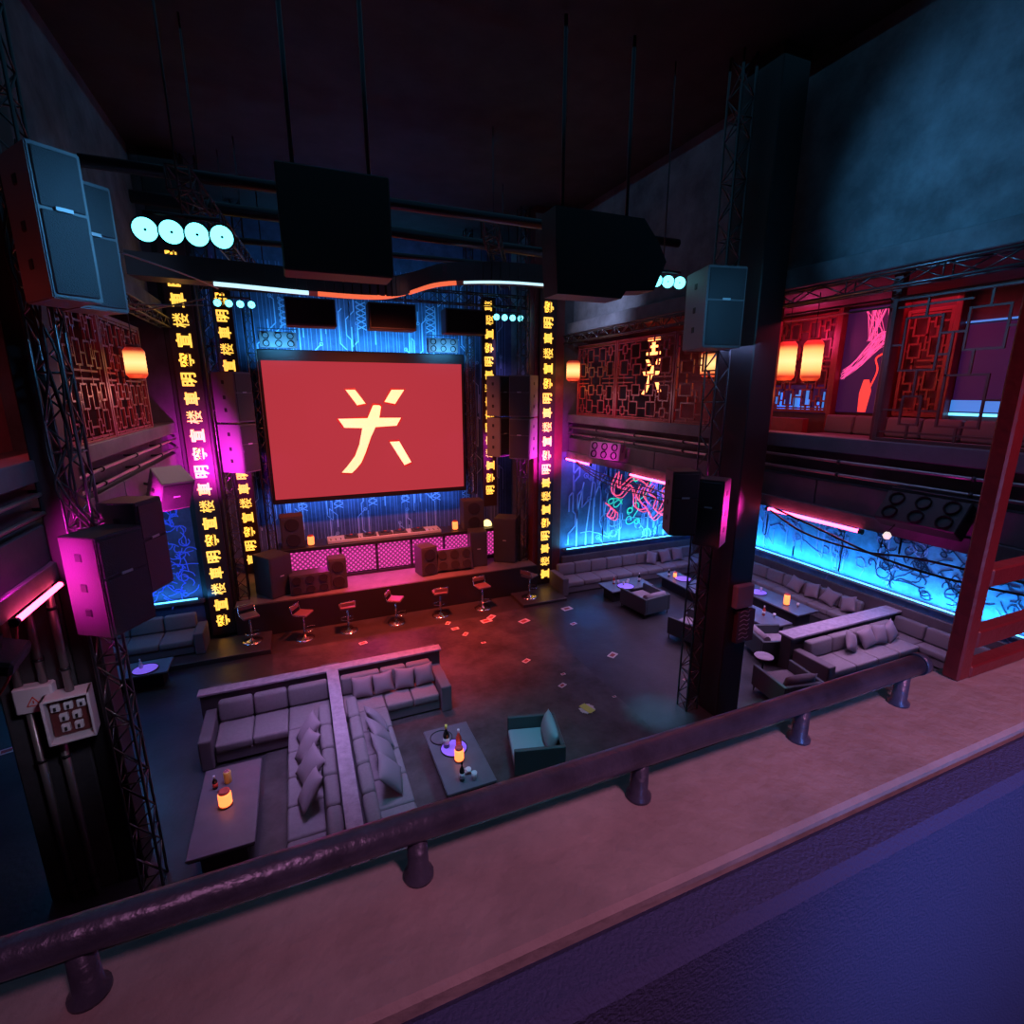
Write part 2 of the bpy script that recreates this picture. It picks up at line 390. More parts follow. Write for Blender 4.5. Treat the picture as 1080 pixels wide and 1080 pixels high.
# stage back wall
root = thing('circuit_mural', 'blue wall behind the stage screen painted with pale circuit lines', 'mural', (0, 0, 0))
mb = MB(); circuits(mb, -2.6, 8.2, 1.1, 11.2, 150, 0.035, 'xz', 20.6, rs); mb.build('circuit_line', 'trace', root)
mb = MB(); x = -2.7
while x < 8.4:
    ribbon(mb, [(x, 1.2), (x, 11.3)], 0.016, 'xz', 20.6, 0.008); x += rs.uniform(0.09, 0.2)
mb.build('vertical_line', 'tracefaint', root)
for cx in (0.0, 1.3, 2.6, 3.9, 5.2, 6.5):
    for cz in (2.55, 9.2):
        mb = MB()
        for q in range(5):
            ribbon(mb, [(cx-0.16, cz+q*0.2), (cx+0.16, cz+q*0.2+0.16)], 0.035, 'xz', 20.6); ribbon(mb, [(cx+0.16, cz+q*0.2), (cx-0.16, cz+q*0.2+0.16)], 0.035, 'xz', 20.6)
        mb.build('woven_motif', 'trace', root)
# right bay back wall
root = thing('creature_mural', 'neon coloured mural of tangled pink and green shapes above the back sofa', 'mural', (0, 0, 0))
mb = MB(); circuits(mb, 8.9, 15.4, 1.4, 4.6, 44, 0.055, 'xz', 15.995, rs); mb.build('circuit_line', 'tracefaint', root)
mb = MB(); rq = random.Random(11)
for i in range(14): squiggle(mb, rq.uniform(10.6, 13.4), rq.uniform(1.5, 2.6), 0.5, 0.03, 'xz', 15.995, rq, 5)
for px in (9.3, 9.7, 10.0, 10.45, 11.2, 12.5, 13.3): ribbon(mb, [(px, 1.35), (px, rq.uniform(1.8, 3.6)), (px+0.25, rq.uniform(3.6, 4.4))], 0.05, 'xz', 15.995)
mb.build('pale_line', 'trace', root)
def curve(pts, n=6):
    out = []
    P = [pts[0]]+list(pts)+[pts[-1]]
    for i in range(1, len(P)-2):
        for k in range(n):
            t = k/n; a, b, c, d = P[i-1], P[i], P[i+1], P[i+2]
            out.append(tuple(0.5*((2*b[j])+(-a[j]+c[j])*t+(2*a[j]-5*b[j]+4*c[j]-d[j])*t*t+(-a[j]+3*b[j]-3*c[j]+d[j])*t**3) for j in range(len(b))))
    out.append(tuple(pts[-1])); return out
mb = MB()
for p in ([(10.95, 4.0), (10.75, 3.6), (10.8, 3.25), (11.1, 3.15), (11.35, 3.35), (11.6, 3.5), (11.75, 3.1), (11.8, 2.7), (12.1, 2.5), (12.4, 2.5), (12.7, 2.1), (13.1, 2.35), (13.6, 2.5), (13.9, 2.7)],
          [(11.05, 4.05), (11.0, 3.7), (11.05, 3.45), (11.3, 3.6), (11.6, 3.8), (12.0, 3.7), (12.3, 3.5)],
          [(12.05, 3.5), (11.9, 3.1), (12.1, 2.8), (12.35, 2.6)], [(12.4, 3.55), (12.2, 3.1), (12.5, 2.7)], [(12.6, 3.5), (12.4, 3.2), (12.8, 2.9), (12.75, 2.5), (13.2, 2.2)],
          [(13.0, 2.4), (13.2, 2.8), (13.1, 3.2), (13.4, 3.4)], [(13.5, 2.5), (13.7, 2.9), (13.5, 3.2), (13.9, 3.3)], [(10.5, 2.9), (10.75, 2.7), (10.6, 2.4), (10.9, 2.3), (10.95, 2.55), (10.8, 2.65)]):
    ribbon(mb, curve(p), 0.035, 'xz', 15.985, 0.02)
    ribbon(mb, [(q[0]+0.12, q[1]-0.1) for q in curve(p)], 0.022, 'xz', 15.985, 0.02)
mb.build('pink_line', 'npink', root)
mb = MB()
for i in range(16): squiggle(mb, rq.uniform(11.9, 13.8), rq.uniform(2.5, 3.7), 0.5, 0.03, 'xz', 15.985, rq, 5)
mb.build('violet_line', 'nviolet', root)
for cx, cz in ((11.15, 3.0), (11.25, 2.8), (11.6, 2.35), (11.8, 2.2), (12.0, 2.15), (12.0, 1.95), (12.9, 3.6), (12.6, 3.7), (11.9, 3.95)): 
    mb = MB(); squiggle(mb, cx, cz, 0.4, 0.04, 'xz', 15.985, rq, 5); mb.build('green_line', 'ngreen', root)
# right wall graffiti
root = thing('graffiti_mural', 'bright blue wall with dark graffiti strokes along the right side sofas', 'mural', (0, 0, 0))
mb = MB(); rg = random.Random(5)
for i in range(230): squiggle(mb, rg.uniform(1.0, 9.2), rg.uniform(1.45, 3.2), rg.uniform(0.14, 0.36), 0.028, 'yz', 15.595, rg, 3)
mb.build('dark_stroke', 'graf', root)
mb = MB(); circuits(mb, 8.6, 15.6, 1.4, 4.4, 40, 0.05, 'yz', 15.595, rg)
for i in range(50): squiggle(mb, rg.uniform(5, 15.5), rg.uniform(1.45, 4), rg.uniform(0.25, 0.6), 0.03, 'yz', 15.595, rg, 5)
mb.build('pale_line', 'tracefaint', root)
# left bay
root = thing('calligraphy_mural', 'dark wall with glowing blue brush lettering behind the left booth sofa', 'mural', (0, 0, 0))
mb = MB(); rl = random.Random(9)
for cx in (-5.3, -4.6, -3.9, -3.25):
    for k in range(9):
        for q in range(6): squiggle(mb, cx+rl.uniform(-.14, .14), 1.5+k*0.36+rl.uniform(-.12, .12), 0.17, 0.026, 'xz', 15.995, rl, 2)
mb.build('brush_stroke', 'grafblue', root)

# ------------------------------------------------------------------ stage screen
root = thing('video_screen', 'large red video screen with a cream emblem above the stage', 'screen', (0, 0, 0))
B((-0.95, 19.42, 3.1), (6.16, 19.75, 8.35), 0.03).build('housing', 'black', root)
B((-0.85, 19.38, 3.28), (6.03, 19.43, 7.98)).build('display', 'screen', root)
S1 = [(1.758, 7.037), (2.08, 7.037), (2.412, 6.559), (2.116, 6.503)]
S2 = [(3.358, 7.038), (3.817, 7.039), (3.461, 6.535), (3.085, 6.613)]
BD = [[(1.437, 6.035), (2.452, 6.037), (2.864, 6.044), (3.651, 6.029), (3.474, 5.748), (2.709, 5.714), (2.244, 5.69), (1.628, 5.72)],
      [(2.452, 6.037), (2.665, 6.483), (2.72, 6.5), (2.9, 6.49), (2.948, 6.44), (2.864, 6.044)],
      [(2.244, 5.69), (2.709, 5.714), (2.521, 5.354), (2.3, 4.80), (2.127, 4.447), (1.96, 4.25), (1.767, 4.08), (1.425, 4.116), (1.66, 4.37), (1.92, 4.689), (2.1, 5.1)]]
S3 = [(3.195, 5.16), (3.545, 5.163), (3.959, 4.367), (3.698, 4.268)]
def grow(p, k):
    cx = sum(q[0] for q in p)/len(p); cz = sum(q[1] for q in p)/len(p); out = []
    for q in p:
        d = math.hypot(q[0]-cx, q[1]-cz); out.append((q[0]+(q[0]-cx)/d*k, q[1]+(q[1]-cz)/d*k))
    return out
mb = MB()
for i, p in enumerate([S1, S2, S3]+BD): mb.prism(grow(p, 0.07), 'xz', 19.365, 19.38)
mb.build('emblem_outline', 'emblemo', root)
mb = MB()
for i, p in enumerate([S1, S2, S3]+BD): mb.prism(p, 'xz', 19.345-0.001*i, 19.365)
mb.build('emblem', 'emblem', root)

# ------------------------------------------------------------------ LED banners with lettering
def glyph_mesh(ch, size):
    c = bpy.data.curves.new('g', 'FONT'); c.body = ch; c.size = 1; c.extrude = 0.01; c.offset = 0.008 if ch == '楼' else 0.028
    c.resolution_u = 1
    o = bpy.data.objects.new('g', c); COL.objects.link(o)
    dg = bpy.context.evaluated_depsgraph_get(); me = bpy.data.meshes.new_from_object(o.evaluated_get(dg))
    bpy.data.objects.remove(o)
    xs = [v.co.x for v in me.vertices]; ys = [v.co.y for v in me.vertices]
    cx = (min(xs)+max(xs))/2; cy = (min(ys)+max(ys))/2; sx = max(xs)-min(xs); sy = max(ys)-min(ys)
    for v in me.vertices: v.co.x = (v.co.x-cx)/sx; v.co.y = (v.co.y-cy)/sy
    return me
GL = {}
def char_part(me0, gw, gh, z, root):
    me = me0.copy()
    for v in me.vertices:
        gx, gy, gz = v.co; v.co = (-gy*gw, -0.012-gz*0.6, gx*gh)
    o = bpy.data.objects.new('character', me); me.materials.clear(); me.materials.append(M['glyph']); COL.objects.link(o); o.parent = root; o.location = (0, 0, z)
for ch in '寧明車楼宣': GL[ch] = glyph_mesh(ch, 1)
SEQ = '寧明車楼宣'
def banner(label, x, y, z0, z1, wd, gw, gh, pitch, start, skip_first=0, zt=None):
    root = thing('led_banner', label, 'banner', (x, y, z0), group='tall sign strips of yellow characters')
    B((-wd/2, 0, -0.05), (wd/2, 0.07, z1-z0), 0.01).build('panel', mat('banner_panel', (0.035, 0.018, 0.022), 0.45), root)
    if z0 > 0.5: MB().rod((0, 0.04, z1-z0), (0, 0.04, 12.6-z0), 0.02).build('hanger', 'dsteel', root)
    k = start; z = (zt if zt else z1) - z0
    while z > gh*0.6:
        char_part(GL[SEQ[k % 5]], gw, gh, z, root); k += 1; z -= pitch
    return root
banner('leftmost tall sign strip of yellow characters, reaching the floor left of stage', -2.42, 15.88, 0.15, 10.6, 0.6, 0.35, 0.34, 0.482, 0, zt=10.18)
banner('shorter sign strip of yellow characters behind the left hanging speakers', -1.72, 18.6, 1.02, 10.3, 0.55, 0.35, 0.34, 0.485, 0, zt=9.7)
banner('sign strip of yellow characters between the screen and right hanging speakers', 6.87, 18.6, 2.6, 10.3, 0.55, 0.35, 0.34, 0.485, 2, zt=10.0)
banner('rightmost tall sign strip of yellow characters, beside the right balcony', 7.95, 15.88, 0.15, 10.6, 0.6, 0.35, 0.34, 0.482, 4, zt=10.13)

# ------------------------------------------------------------------ trusses
def truss(label, a, b, s=0.3, step=0.35, group='lattice trusses', m='steel', r=0.02, name='lattice_truss'):
    a = Vector(a); b = Vector(b); d = b-a; L = d.length
    q = d.to_track_quat('Z', 'Y'); root = thing(name, label, 'truss', a, q.to_euler(), group)
    h = s/2; cs = [(-h, -h), (h, -h), (h, h), (-h, h)]
    for c in cs: MB().rod((c[0], c[1], 0), (c[0], c[1], L), r).build('chord', m, root)
    mb = MB(); n = max(2, int(L/step)); st = L/n
    for i in range(n):
        for k in range(4):
            p, r_ = (cs[k], cs[(k+1) % 4]) if (i+k) % 2 == 0 else (cs[(k+1) % 4], cs[k])
            mb.rod((p[0], p[1], i*st), (r_[0], r_[1], (i+1)*st), r*0.6, 5)
        if i % 3 == 0:
            for k in range(4): mb.rod((*cs[k], i*st), (*cs[(k+1) % 4], i*st), r*0.6, 5)
    mb.build('lacing', m, root)
    if abs(d.z) < 1 and a.z > 9:
        mw = Matrix.Translation(a) @ q.to_matrix().to_4x4()
        for f in (0.2, 0.8):
            p = a+d*f; MB().rod(mw.inverted() @ p, mw.inverted() @ Vector((p.x, p.y, 12.6)), 0.015).build('hanger', m, root)
    return root
truss('steel truss upright beside the left wall conduits, cluttered with cables', (-2.48, 7.6, 0), (-2.48, 7.6, 12.6), 0.26, 0.3)
truss('steel truss upright beside the right black column', (7.68, 8.0, 0), (7.68, 8.0, 12.6), 0.3, 0.32)
truss('steel truss upright right of the leftmost sign strip', (-1.85, 16.25, 0.98), (-1.85, 16.25, 12.6), 0.3, 0.34)
truss('steel truss upright left of the rightmost sign strip', (7.25, 16.35, 0.98), (7.25, 16.35, 12.6), 0.3, 0.34)
truss('steel truss upright at the left edge of the red screen', (-1.08, 19.2, 0.98), (-1.08, 19.2, 12.6), 0.26, 0.4)
truss('steel truss upright at the right edge of the red screen', (6.33, 19.2, 3.0), (6.33, 19.2, 12.6), 0.26, 0.2)
truss('horizontal truss above the right balcony lattice near the stage', (8.68, 9.3, 8.66), (8.68, 15.95, 8.66), 0.22, 0.3)
truss('horizontal truss above the open balcony window on the right', (8.68, 2.0, 8.66), (8.68, 8.1, 8.66), 0.22, 0.45)
truss('horizontal truss above the left balcony lattice', (-2.78, 8.6, 8.66), (-2.78, 15.95, 8.66), 0.22, 0.4)
truss('ceiling truss hanging over the stage front', (-2.6, 17.2, 9.95), (8.3, 17.2, 9.95), 0.35, 0.4, m='dsteel')
truss('ceiling truss crossing above the dance floor left of the black boxes', (-1.2, 9.2, 9.9), (-0.6, 16.0, 9.9), 0.3, 0.4, m='dsteel')
truss('ceiling truss crossing above the dance floor right of centre', (4.1, 11.0, 10.3), (6.4, 15.8, 10.2), 0.3, 0.4, m='dsteel')

# ------------------------------------------------------------------ speakers
def speaker(label, loc, size, rot=(0, 0, 0), style='pa', cabm='cab', group=None, flare=0.0, hm=True, name='loudspeaker'):
    w_, d, h = size
    root = thing(name, label, 'speaker', loc, rot, group)
    fb = flare*w_
    mb = MB(); mb.prism([(-w_/2, -d/2), (w_/2, -d/2), (w_/2-fb, d/2), (-w_/2+fb, d/2)], 'xy', 0, h)
    bmesh.ops.bevel(mb.bm, geom=list(mb.bm.edges), offset=0.012, segments=2, affect='EDGES')
    mb.build('cabinet', cabm, root)
    if style == 'pa':
        B((-w_/2+0.03, -d/2-0.02, 0.04), (w_/2-0.03, -d/2+0.005, h*0.58), 0.008).build('grille', 'grille', root)
        B((-w_/2+0.03, -d/2-0.02, h*0.6), (w_/2-0.03, -d/2+0.005, h-0.04), 0.008).build('grille', 'grille', root)
        B((-0.07, -d/2-0.03, h*0.585), (0.07, -d/2-0.015, h*0.61)).build('badge', 'logo', root)
    elif style == 'sub6':  # six small drivers
        g = B((-w_/2+0.04, -d/2-0.012, 0.04), (w_/2-0.04, -d/2+0.005, h-0.04), 0.006).build('baffle', 'grille', root)
        for i in range(3):
            for j in range(2):
                cx = -w_/2+w_*(i+0.5)/3; cz = h*(j+0.5)/2; r = min(w_/7.2, h/4.8)
                MB().lathe((cx, -d/2-0.03, cz), [(r, 0), (r*0.95, 0.012), (r*0.8, 0.0), (r*0.35, -0.03), (r*0.3, -0.035), (0.001, -0.02)], 20, (R(90), 0, 0)).build('driver', 'driver', root)
    elif style == 'cones':
        B((-w_/2+0.03, -d/2-0.012, 0.04), (w_/2-0.03, -d/2+0.005, h-0.04), 0.006).build('baffle', 'grille', root)
        n = max(2, int(round(h/w_*1.1)))
        for j in range(n):
            r = min(w_*0.36, h/n*0.42)
            MB().lathe((0, -d/2-0.03, h*(j+0.5)/n), [(r, 0), (r*0.95, 0.012), (r*0.8, 0.0), (r*0.35, -0.03), (r*0.3, -0.035), (0.001, -0.02)], 20, (R(90), 0, 0)).build('driver', 'driver', root)
    else:
        B((-w_/2+0.03, -d/2-0.012, 0.04), (w_/2-0.03, -d/2+0.005, h-0.04), 0.006).build('grille', 'grille', root)
        B((-0.06, -d/2-0.02, h*0.5), (0.06, -d/2-0.01, h*0.5+0.025)).build('badge', 'logo', root)
    if hm:
        for s_ in (-1, 1):
            xs = s_*(w_/2-fb/2)
            for zz in ((0.5,) if h < 0.9 else (0.25, 0.5, 0.8)):
                B((xs-0.012, -0.04, h*zz-0.05), (xs+0.012, 0.05, h*zz+0.05), 0.01).build('handle', 'black', root)
    return root
PAg = 'wall and truss mounted loudspeakers'
def zrot(deg, tx=0, ty=0): return (R(tx), R(ty), R(deg))
def mount(o, target, r=0.03):
    """steel arm from the middle of the cabinet's back to the thing that carries it"""
    h = max(v.co.z for c in o.children if c.name.startswith('cabinet') for v in c.data.vertices)
    mw = Matrix.Translation(o.location) @ o.rotation_euler.to_matrix().to_4x4()
    b = mw.inverted() @ Vector(target)
    MB().rod((0, 0, h*0.5), b, r).build('bracket', 'dsteel', o)
# hanging stacks left and right of the stage (two cabinets high, a pair side by side)
mount(speaker('upper hanging speaker beside left sign strip, orange lit side', (-1.48, 16.05, 6.17), (0.62, 0.75, 1.32), zrot(52), 'pa', 'cab', 'hanging stage speakers', 0.05), (-1.8, 16.3, 6.95))
speaker('lower hanging speaker beside left sign strip, magenta lit side', (-1.48, 16.05, 4.80), (0.62, 0.75, 1.32), zrot(52), 'pa', 'cab', 'hanging stage speakers', 0.05)
mount(speaker('upper hanging speaker left of the rightmost sign strip', (7.02, 15.72, 6.17), (0.74, 0.75, 1.32), zrot(-48), 'pa', 'cab', 'hanging stage speakers', 0.05), (7.2, 16.3, 6.95))
speaker('lower hanging speaker left of the rightmost sign strip, magenta lit side', (7.02, 15.72, 4.80), (0.74, 0.75, 1.32), zrot(-48), 'pa', 'cab', 'hanging stage speakers', 0.05)
mount(speaker('narrow upper hanging speaker behind the right stage pair', (6.42, 16.55, 6.17), (0.55, 0.6, 1.32), zrot(30), 'pa', 'cab', 'hanging stage speakers', 0.05), (7.1, 16.4, 6.95))
speaker('narrow lower hanging speaker behind the right stage pair', (6.42, 16.55, 4.80), (0.55, 0.6, 1.32), zrot(30), 'pa', 'cab', 'hanging stage speakers', 0.05)
# left column
mount(speaker('big loudspeaker high on the left column with blue lit front', (-2.08, 6.95, 7.87), (0.42, 0.72, 1.35), zrot(38), 'pa', 'cab', PAg, 0.08), (-2.65, 7.85, 8.5))
mount(speaker('blue lit loudspeaker behind the big upper left one', (-2.0, 7.55, 7.87), (0.5, 0.5, 1.3), zrot(42), 'pa', 'cab', PAg, 0.08), (-2.66, 7.95, 8.4))
mount(speaker('loudspeaker low on the left column with bright magenta side', (-2.2, 7.15, 4.22), (0.62, 0.5, 1.2), zrot(58), 'pa', 'cabd', PAg, 0.03), (-2.66, 7.85, 4.8))
mount(speaker('dark loudspeaker behind the magenta lit left column speaker', (-2.05, 7.8, 4.45), (0.5, 0.5, 1.2), zrot(68), 'pa', 'cabd', PAg, 0.03), (-2.66, 8.0, 5.0))
mount(speaker('small tilted loudspeaker on left balcony fascia lit magenta', (-2.55, 12.2, 4.78), (0.62, 0.55, 0.72), (R(32), 0, R(35)), 'plain', 'cab', PAg, 0.05), (-2.98, 12.5, 5.15))
# right column
mount(speaker('blue lit loudspeaker high on the right column', (6.95, 7.5, 7.72), (0.72, 0.85, 1.3), zrot(-14+2), 'pa', 'cab', PAg, 0.12), (8.0, 7.8, 8.3))
mount(speaker('dark loudspeaker low on the right column facing the stage', (6.55, 7.45, 4.38), (0.5, 0.5, 1.2), zrot(-22), 'pa', 'cabd', PAg, 0.03), (8.0, 7.8, 5.0))
mount(speaker('dark loudspeaker low on the right column with magenta lit side', (7.2, 7.3, 4.12), (0.5, 0.5, 1.28), zrot(-60), 'pa', 'cabd', PAg, 0.03), (8.0, 7.7, 4.8))
# stage floor speakers
SG = 'stage floor speakers'
speaker('tall dark speaker at the far left stage edge', (-1.0, 16.35, 0.98), (0.72, 0.85, 1.25), zrot(35), 'plain', 'cabd', SG, 0, False)
speaker('wide low subwoofer with six cones on left stage edge', (0.0, 16.15, 0.98), (1.15, 0.55, 0.62), zrot(2), 'sub6', 'cabd', SG, 0, False)
speaker('small monitor speaker right of the left subwoofer', (0.82, 16.2, 0.98), (0.52, 0.5, 0.97), zrot(4), 'cones', 'cabd', SG, 0, False)
speaker('tall speaker with four cones on the left end of the DJ desk', (-0.38, 17.4, 2.12), (0.68, 0.6, 1.02), zrot(3), 'cones', 'cabd', SG, 0, False)
speaker('monitor speaker right of centre stage with pink lit left side', (3.68, 16.3, 0.98), (0.56, 0.6, 0.98), zrot(12), 'cones', 'cabd', SG, 0, False)
speaker('tilted wide subwoofer with six cones on right of stage', (4.65, 16.3, 0.98), (1.25, 0.5, 0.72), (R(-14), 0, R(-3)), 'sub6', 'cabd', SG, 0, False)
speaker('monitor speaker between the right wide subwoofer and the desk end', (5.6, 16.55, 0.98), (0.6, 0.6, 1.25), zrot(-8), 'plain', 'cabd', SG, 0, False)
speaker('tall speaker standing on the right end of the DJ desk', (5.68, 17.35, 2.12), (0.75, 0.6, 1.05), zrot(-4), 'cones', 'cabd', SG, 0, False)
speaker('large dark speaker at the right stage edge under the truss', (6.75, 16.6, 0.98), (0.8, 0.75, 1.62), zrot(-35), 'plain', 'cabd', SG, 0, False)
# ------------------------------------------------------------------ DJ desk
root = thing('dj_desk', 'long black DJ desk with glowing pink mesh front panels', 'desk', (0, 0, 0.98))
B((-0.85, 16.95, 1.02), (6.55, 17.9, 1.14), 0.01).build('desk_top', 'tabled', root)
B((-0.8, 17.0, 0.0), (6.5, 17.85, 0.08)).build('plinth', 'tabled', root)
px = [-0.7, 1.02, 2.18, 3.36, 4.52, 5.66, 6.45]
for x in px: B((x-0.035, 16.99, 0.08), (x+0.035, 17.82, 1.02)).build('upright', 'tabled', root)
for a, b in zip(px, px[1:]): B((a+0.045, 17.06, 0.12), (b-0.045, 17.09, 1.0)).build('mesh_panel', 'meshp', root)
B((-0.6, 17.5, 0.1), (6.4, 17.55, 1.0)).build('back_panel', 'tabled', root)
# equipment slab
root = thing('mixing_console', 'flat white topped mixing console along the DJ desk', 'console', (2.56, 17.42, 2.12))
B((-1.9, -0.3, 0), (1.9, 0.3, 0.1), 0.01).build('case', 'whitebox', root)
mb = MB()
for i in range(24):
    for j in range(2): mb.cyl((-1.8+i*0.157, -0.24+j*0.12, 0.1), 0.018, 0.02, 8)
mb.build('knob', 'black', root)
for i, x in enumerate((1.42, 2.02, 2.54, 3.04, 3.68)):
    nm = ['leftmost', 'second from left', 'middle', 'second from right', 'rightmost'][i]
    t = thing('turntable', '%s of the five black turntables on the DJ desk' % nm, 'turntable', (x, 17.34, 2.22), (0, 0, R(random.uniform(-5, 5))), 'turntables on the DJ desk')
    B((-0.22, -0.18, 0), (0.22, 0.18, 0.06), 0.01).build('deck', 'cabd', t)
    p = MB().cyl((0, 0, 0.06), 0.16, 0.03, 24).build('platter', 'dsteel', t)
    MB().cyl((0, 0, 0.09), 0.045, 0.012, 16).build('record_label', 'redtxt', p)
    mb = MB(); mb.tube([(0.18, 0.12, 0.11), (0.17, 0.0, 0.12), (0.1, -0.1, 0.1)], 0.008, 6); mb.build('tonearm', 'chrome', t)
def lampjar(label, loc, r=0.07, h=0.2, m='candle', group='lit table lanterns', cat='lantern'):
    t = thing('table_lantern', label, cat, loc, (0, 0, 0), group)
    MB().cyl((0, 0, 0), r*1.08, 0.02, 16).build('base', 'woodd', t)
    MB().lathe((0, 0, 0.02), [(r*0.85, 0), (r, 0.02), (r, h-0.05), (r*0.85, h-0.02), (r*0.8, h-0.02)], 16).build('glass', m, t)
    MB().lathe((0, 0, h), [(r*0.85, 0), (r*0.85, 0.03), (r*0.5, 0.035)], 16).build('rim', 'redtxt', t)
    return t
lampjar('glowing orange lantern on the left end of the DJ desk', (0.15, 17.25, 2.12), 0.1, 0.3)
lampjar('glowing orange lantern on the right end of the DJ desk', (5.02, 17.3, 2.12), 0.1, 0.3)
t = thing('dome_lamp', 'small glowing yellow dome lamp at the right end of the DJ desk', 'lamp', (6.25, 17.3, 2.12))
MB().cyl((0, 0, 0), 0.15, 0.03, 20).build('base', 'black', t)
MB().lathe((0, 0, 0.03), [(0.17, 0), (0.17, 0.06), (0.14, 0.14), (0.07, 0.2), (0.001, 0.22)], 20).build('shade', 'candlew', t)

# blinders (six-lamp flood boxes)
def blinder(label, loc, rot, lit='cab', cone='cone'):
    t = thing('blinder_light', label, 'stage light', loc, rot, 'six-lamp flood lights')
    B((-0.56, -0.12, 0), (0.56, 0.15, 0.5), 0.015).build('housing', lit, t)
    for i in range(3):
        for j in range(2):
            cx = -0.37+0.37*i; cz = 0.13+0.24*j
            mb = MB(); mb.lathe((cx, -0.12, cz), [(0.105, -0.01), (0.105, 0.03), (0.09, 0.03), (0.08, 0.0), (0.03, -0.008), (0.001, -0.008)], 20, (R(90), 0, 0)); mb.build('lamp', cone, t)
    mb = MB(); mb.tube([(-0.58, 0, 0.25), (-0.6, 0, 0.6), (0.6, 0, 0.6), (0.58, 0, 0.25)], 0.014, 6); mb.build('yoke', 'dsteel', t)
    return t
blinder('six-lamp flood light above the left corner of the screen', (-0.25, 19.3, 8.38), (0, 0, 0))
blinder('six-lamp flood light above the right corner of the screen', (5.3, 19.3, 8.38), (0, 0, 0))
blinder('magenta lit six-lamp flood light on the right balcony fascia near the stage', (8.42, 12.9, 5.02), (R(-8), 0, R(-72)))
blinder('magenta lit six-lamp flood light on the right balcony fascia near the camera', (8.42, 4.5, 5.0), (R(-35), 0, R(-90)), 'black')

# PAR bars
def parbar(label, a, b, r=0.1, aim=(0, -1, -0.15), n=4):
    a = Vector(a); b = Vector(b)
    t = thing('par_light_bar', label, 'stage light', (a+b)/2, (0, 0, 0), 'bars of four cyan lamps')
    c = (a+b)/2; q = Vector(aim).to_track_quat('Z', 'Y').to_euler()
    MB().rod(a-c+Vector((0, 0, r+0.06)), b-c+Vector((0, 0, r+0.06)), 0.025).build('bar', 'dsteel', t)
    MB().rod(Vector((0, 0, r+0.06)), Vector((0, 0, 12.6-c.z)), 0.012, 6).build('hanger', 'dsteel', t)
    for i in range(n):
        p = a.lerp(b, i/(n-1))-c
        h = MB().lathe(p, [(r*0.7, -r*1.8), (r*1.05, -r*0.6), (r*1.12, 0.0), (r*1.02, 0.0), (r*0.9, -r*0.2)], 24, q).build('lamp_housing', 'black', t)
        g = MB().lathe(p, [(0.001, -r*0.12), (r*0.98, -r*0.14), (r*0.98, -0.01), (0.12*r, 0.004), (0.001, 0.004)], 24, q).build('lens', 'lampC', h)
        MB().cyl(p+Vector(aim).normalized()*0.006, r*0.12, 0.006, 10, rot=q).build('lamp_hub', 'black', h)
    return t
parbar('row of four large cyan round lamps at the upper left', (-1.46, 8.0, 8.90), (-0.64, 8.0, 8.90), 0.135, (0.25, -1, -0.25))
parbar('row of four small cyan round lamps left of the blue screen wall', (-1.52, 15.5, 9.15), (-0.75, 15.5, 9.15), 0.09, (0.1, -1, -0.1))
parbar('row of four small cyan round lamps right of the screen', (6.95, 18.0, 9.55), (7.88, 18.0, 9.55), 0.11, (-0.3, -1, -0.1))
parbar('row of cyan round lamps above the right balcony lattice, partly hidden', (6.3, 8.6, 9.04), (7.13, 8.6, 9.04), 0.115, (-0.6, -1, -0.1))

# hanging boxes above the stage
for i, (x0, x1, y, lb) in enumerate(((0.03, 1.32, 16.0, 'left black box speaker hanging in front of the blue wall'), (2.2, 3.55, 16.0, 'middle black box speaker hanging above the screen'), (4.5, 5.8, 16.2, 'right black box speaker hanging above the screen, orange lit edge'))):
    t = thing('hanging_speaker', lb, 'speaker', ((x0+x1)/2, y, 8.72), (0, 0, 0), 'black boxes hanging above the stage')
    w_ = x1-x0
    B((-w_/2, -0.3, 0), (w_/2, 0.3, 0.72), 0.02).build('cabinet', 'black', t)
    B((-w_/2+0.05, -0.32, 0.05), (w_/2-0.05, -0.29, 0.67)).build('grille', 'cone', t)
    mb = MB(); mb.rod((-w_/3, 0, 0.7), (-w_/3, 0, 1.1), 0.015); mb.rod((w_/3, 0, 0.7), (w_/3, 0, 1.1), 0.015); mb.build('hanger', 'dsteel', t)
t = thing('ceiling_rig_box', 'big black rectangular box hanging from the ceiling left of centre', 'rig box', (0.78, 8.3, 8.58), group='black rig boxes under the ceiling')
B((-0.73, -0.3, 0), (0.73, 0.25, 1.3), 0.02).build('casing', 'black', t)
mb = MB()
for x in (-0.5, 0.5): mb.rod((x, 0.0, 1.3), (x, 0.0, 4.0), 0.03)
mb.build('hanger', 'dsteel', t)
t = thing('ceiling_rig_box', 'stepped black box hanging from the ceiling right of centre', 'rig box', (4.2, 8.0, 8.55), group='black rig boxes under the ceiling')
mb = MB().prism([(-0.04, 0.0), (1.2, 0.0), (1.29, 0.13), (1.88, 0.18), (2.11, 0.67), (1.92, 0.97), (1.6, 1.3), (-0.1, 1.3), (-0.09, 0.82)], 'xz', 0, 0.5); mb.build('casing', 'black', t)
mb = MB()
for x in (0.15, 1.4): mb.rod((x, 0.25, 1.3), (x, 0.25, 4.0), 0.03)
mb.build('hanger', 'dsteel', t)

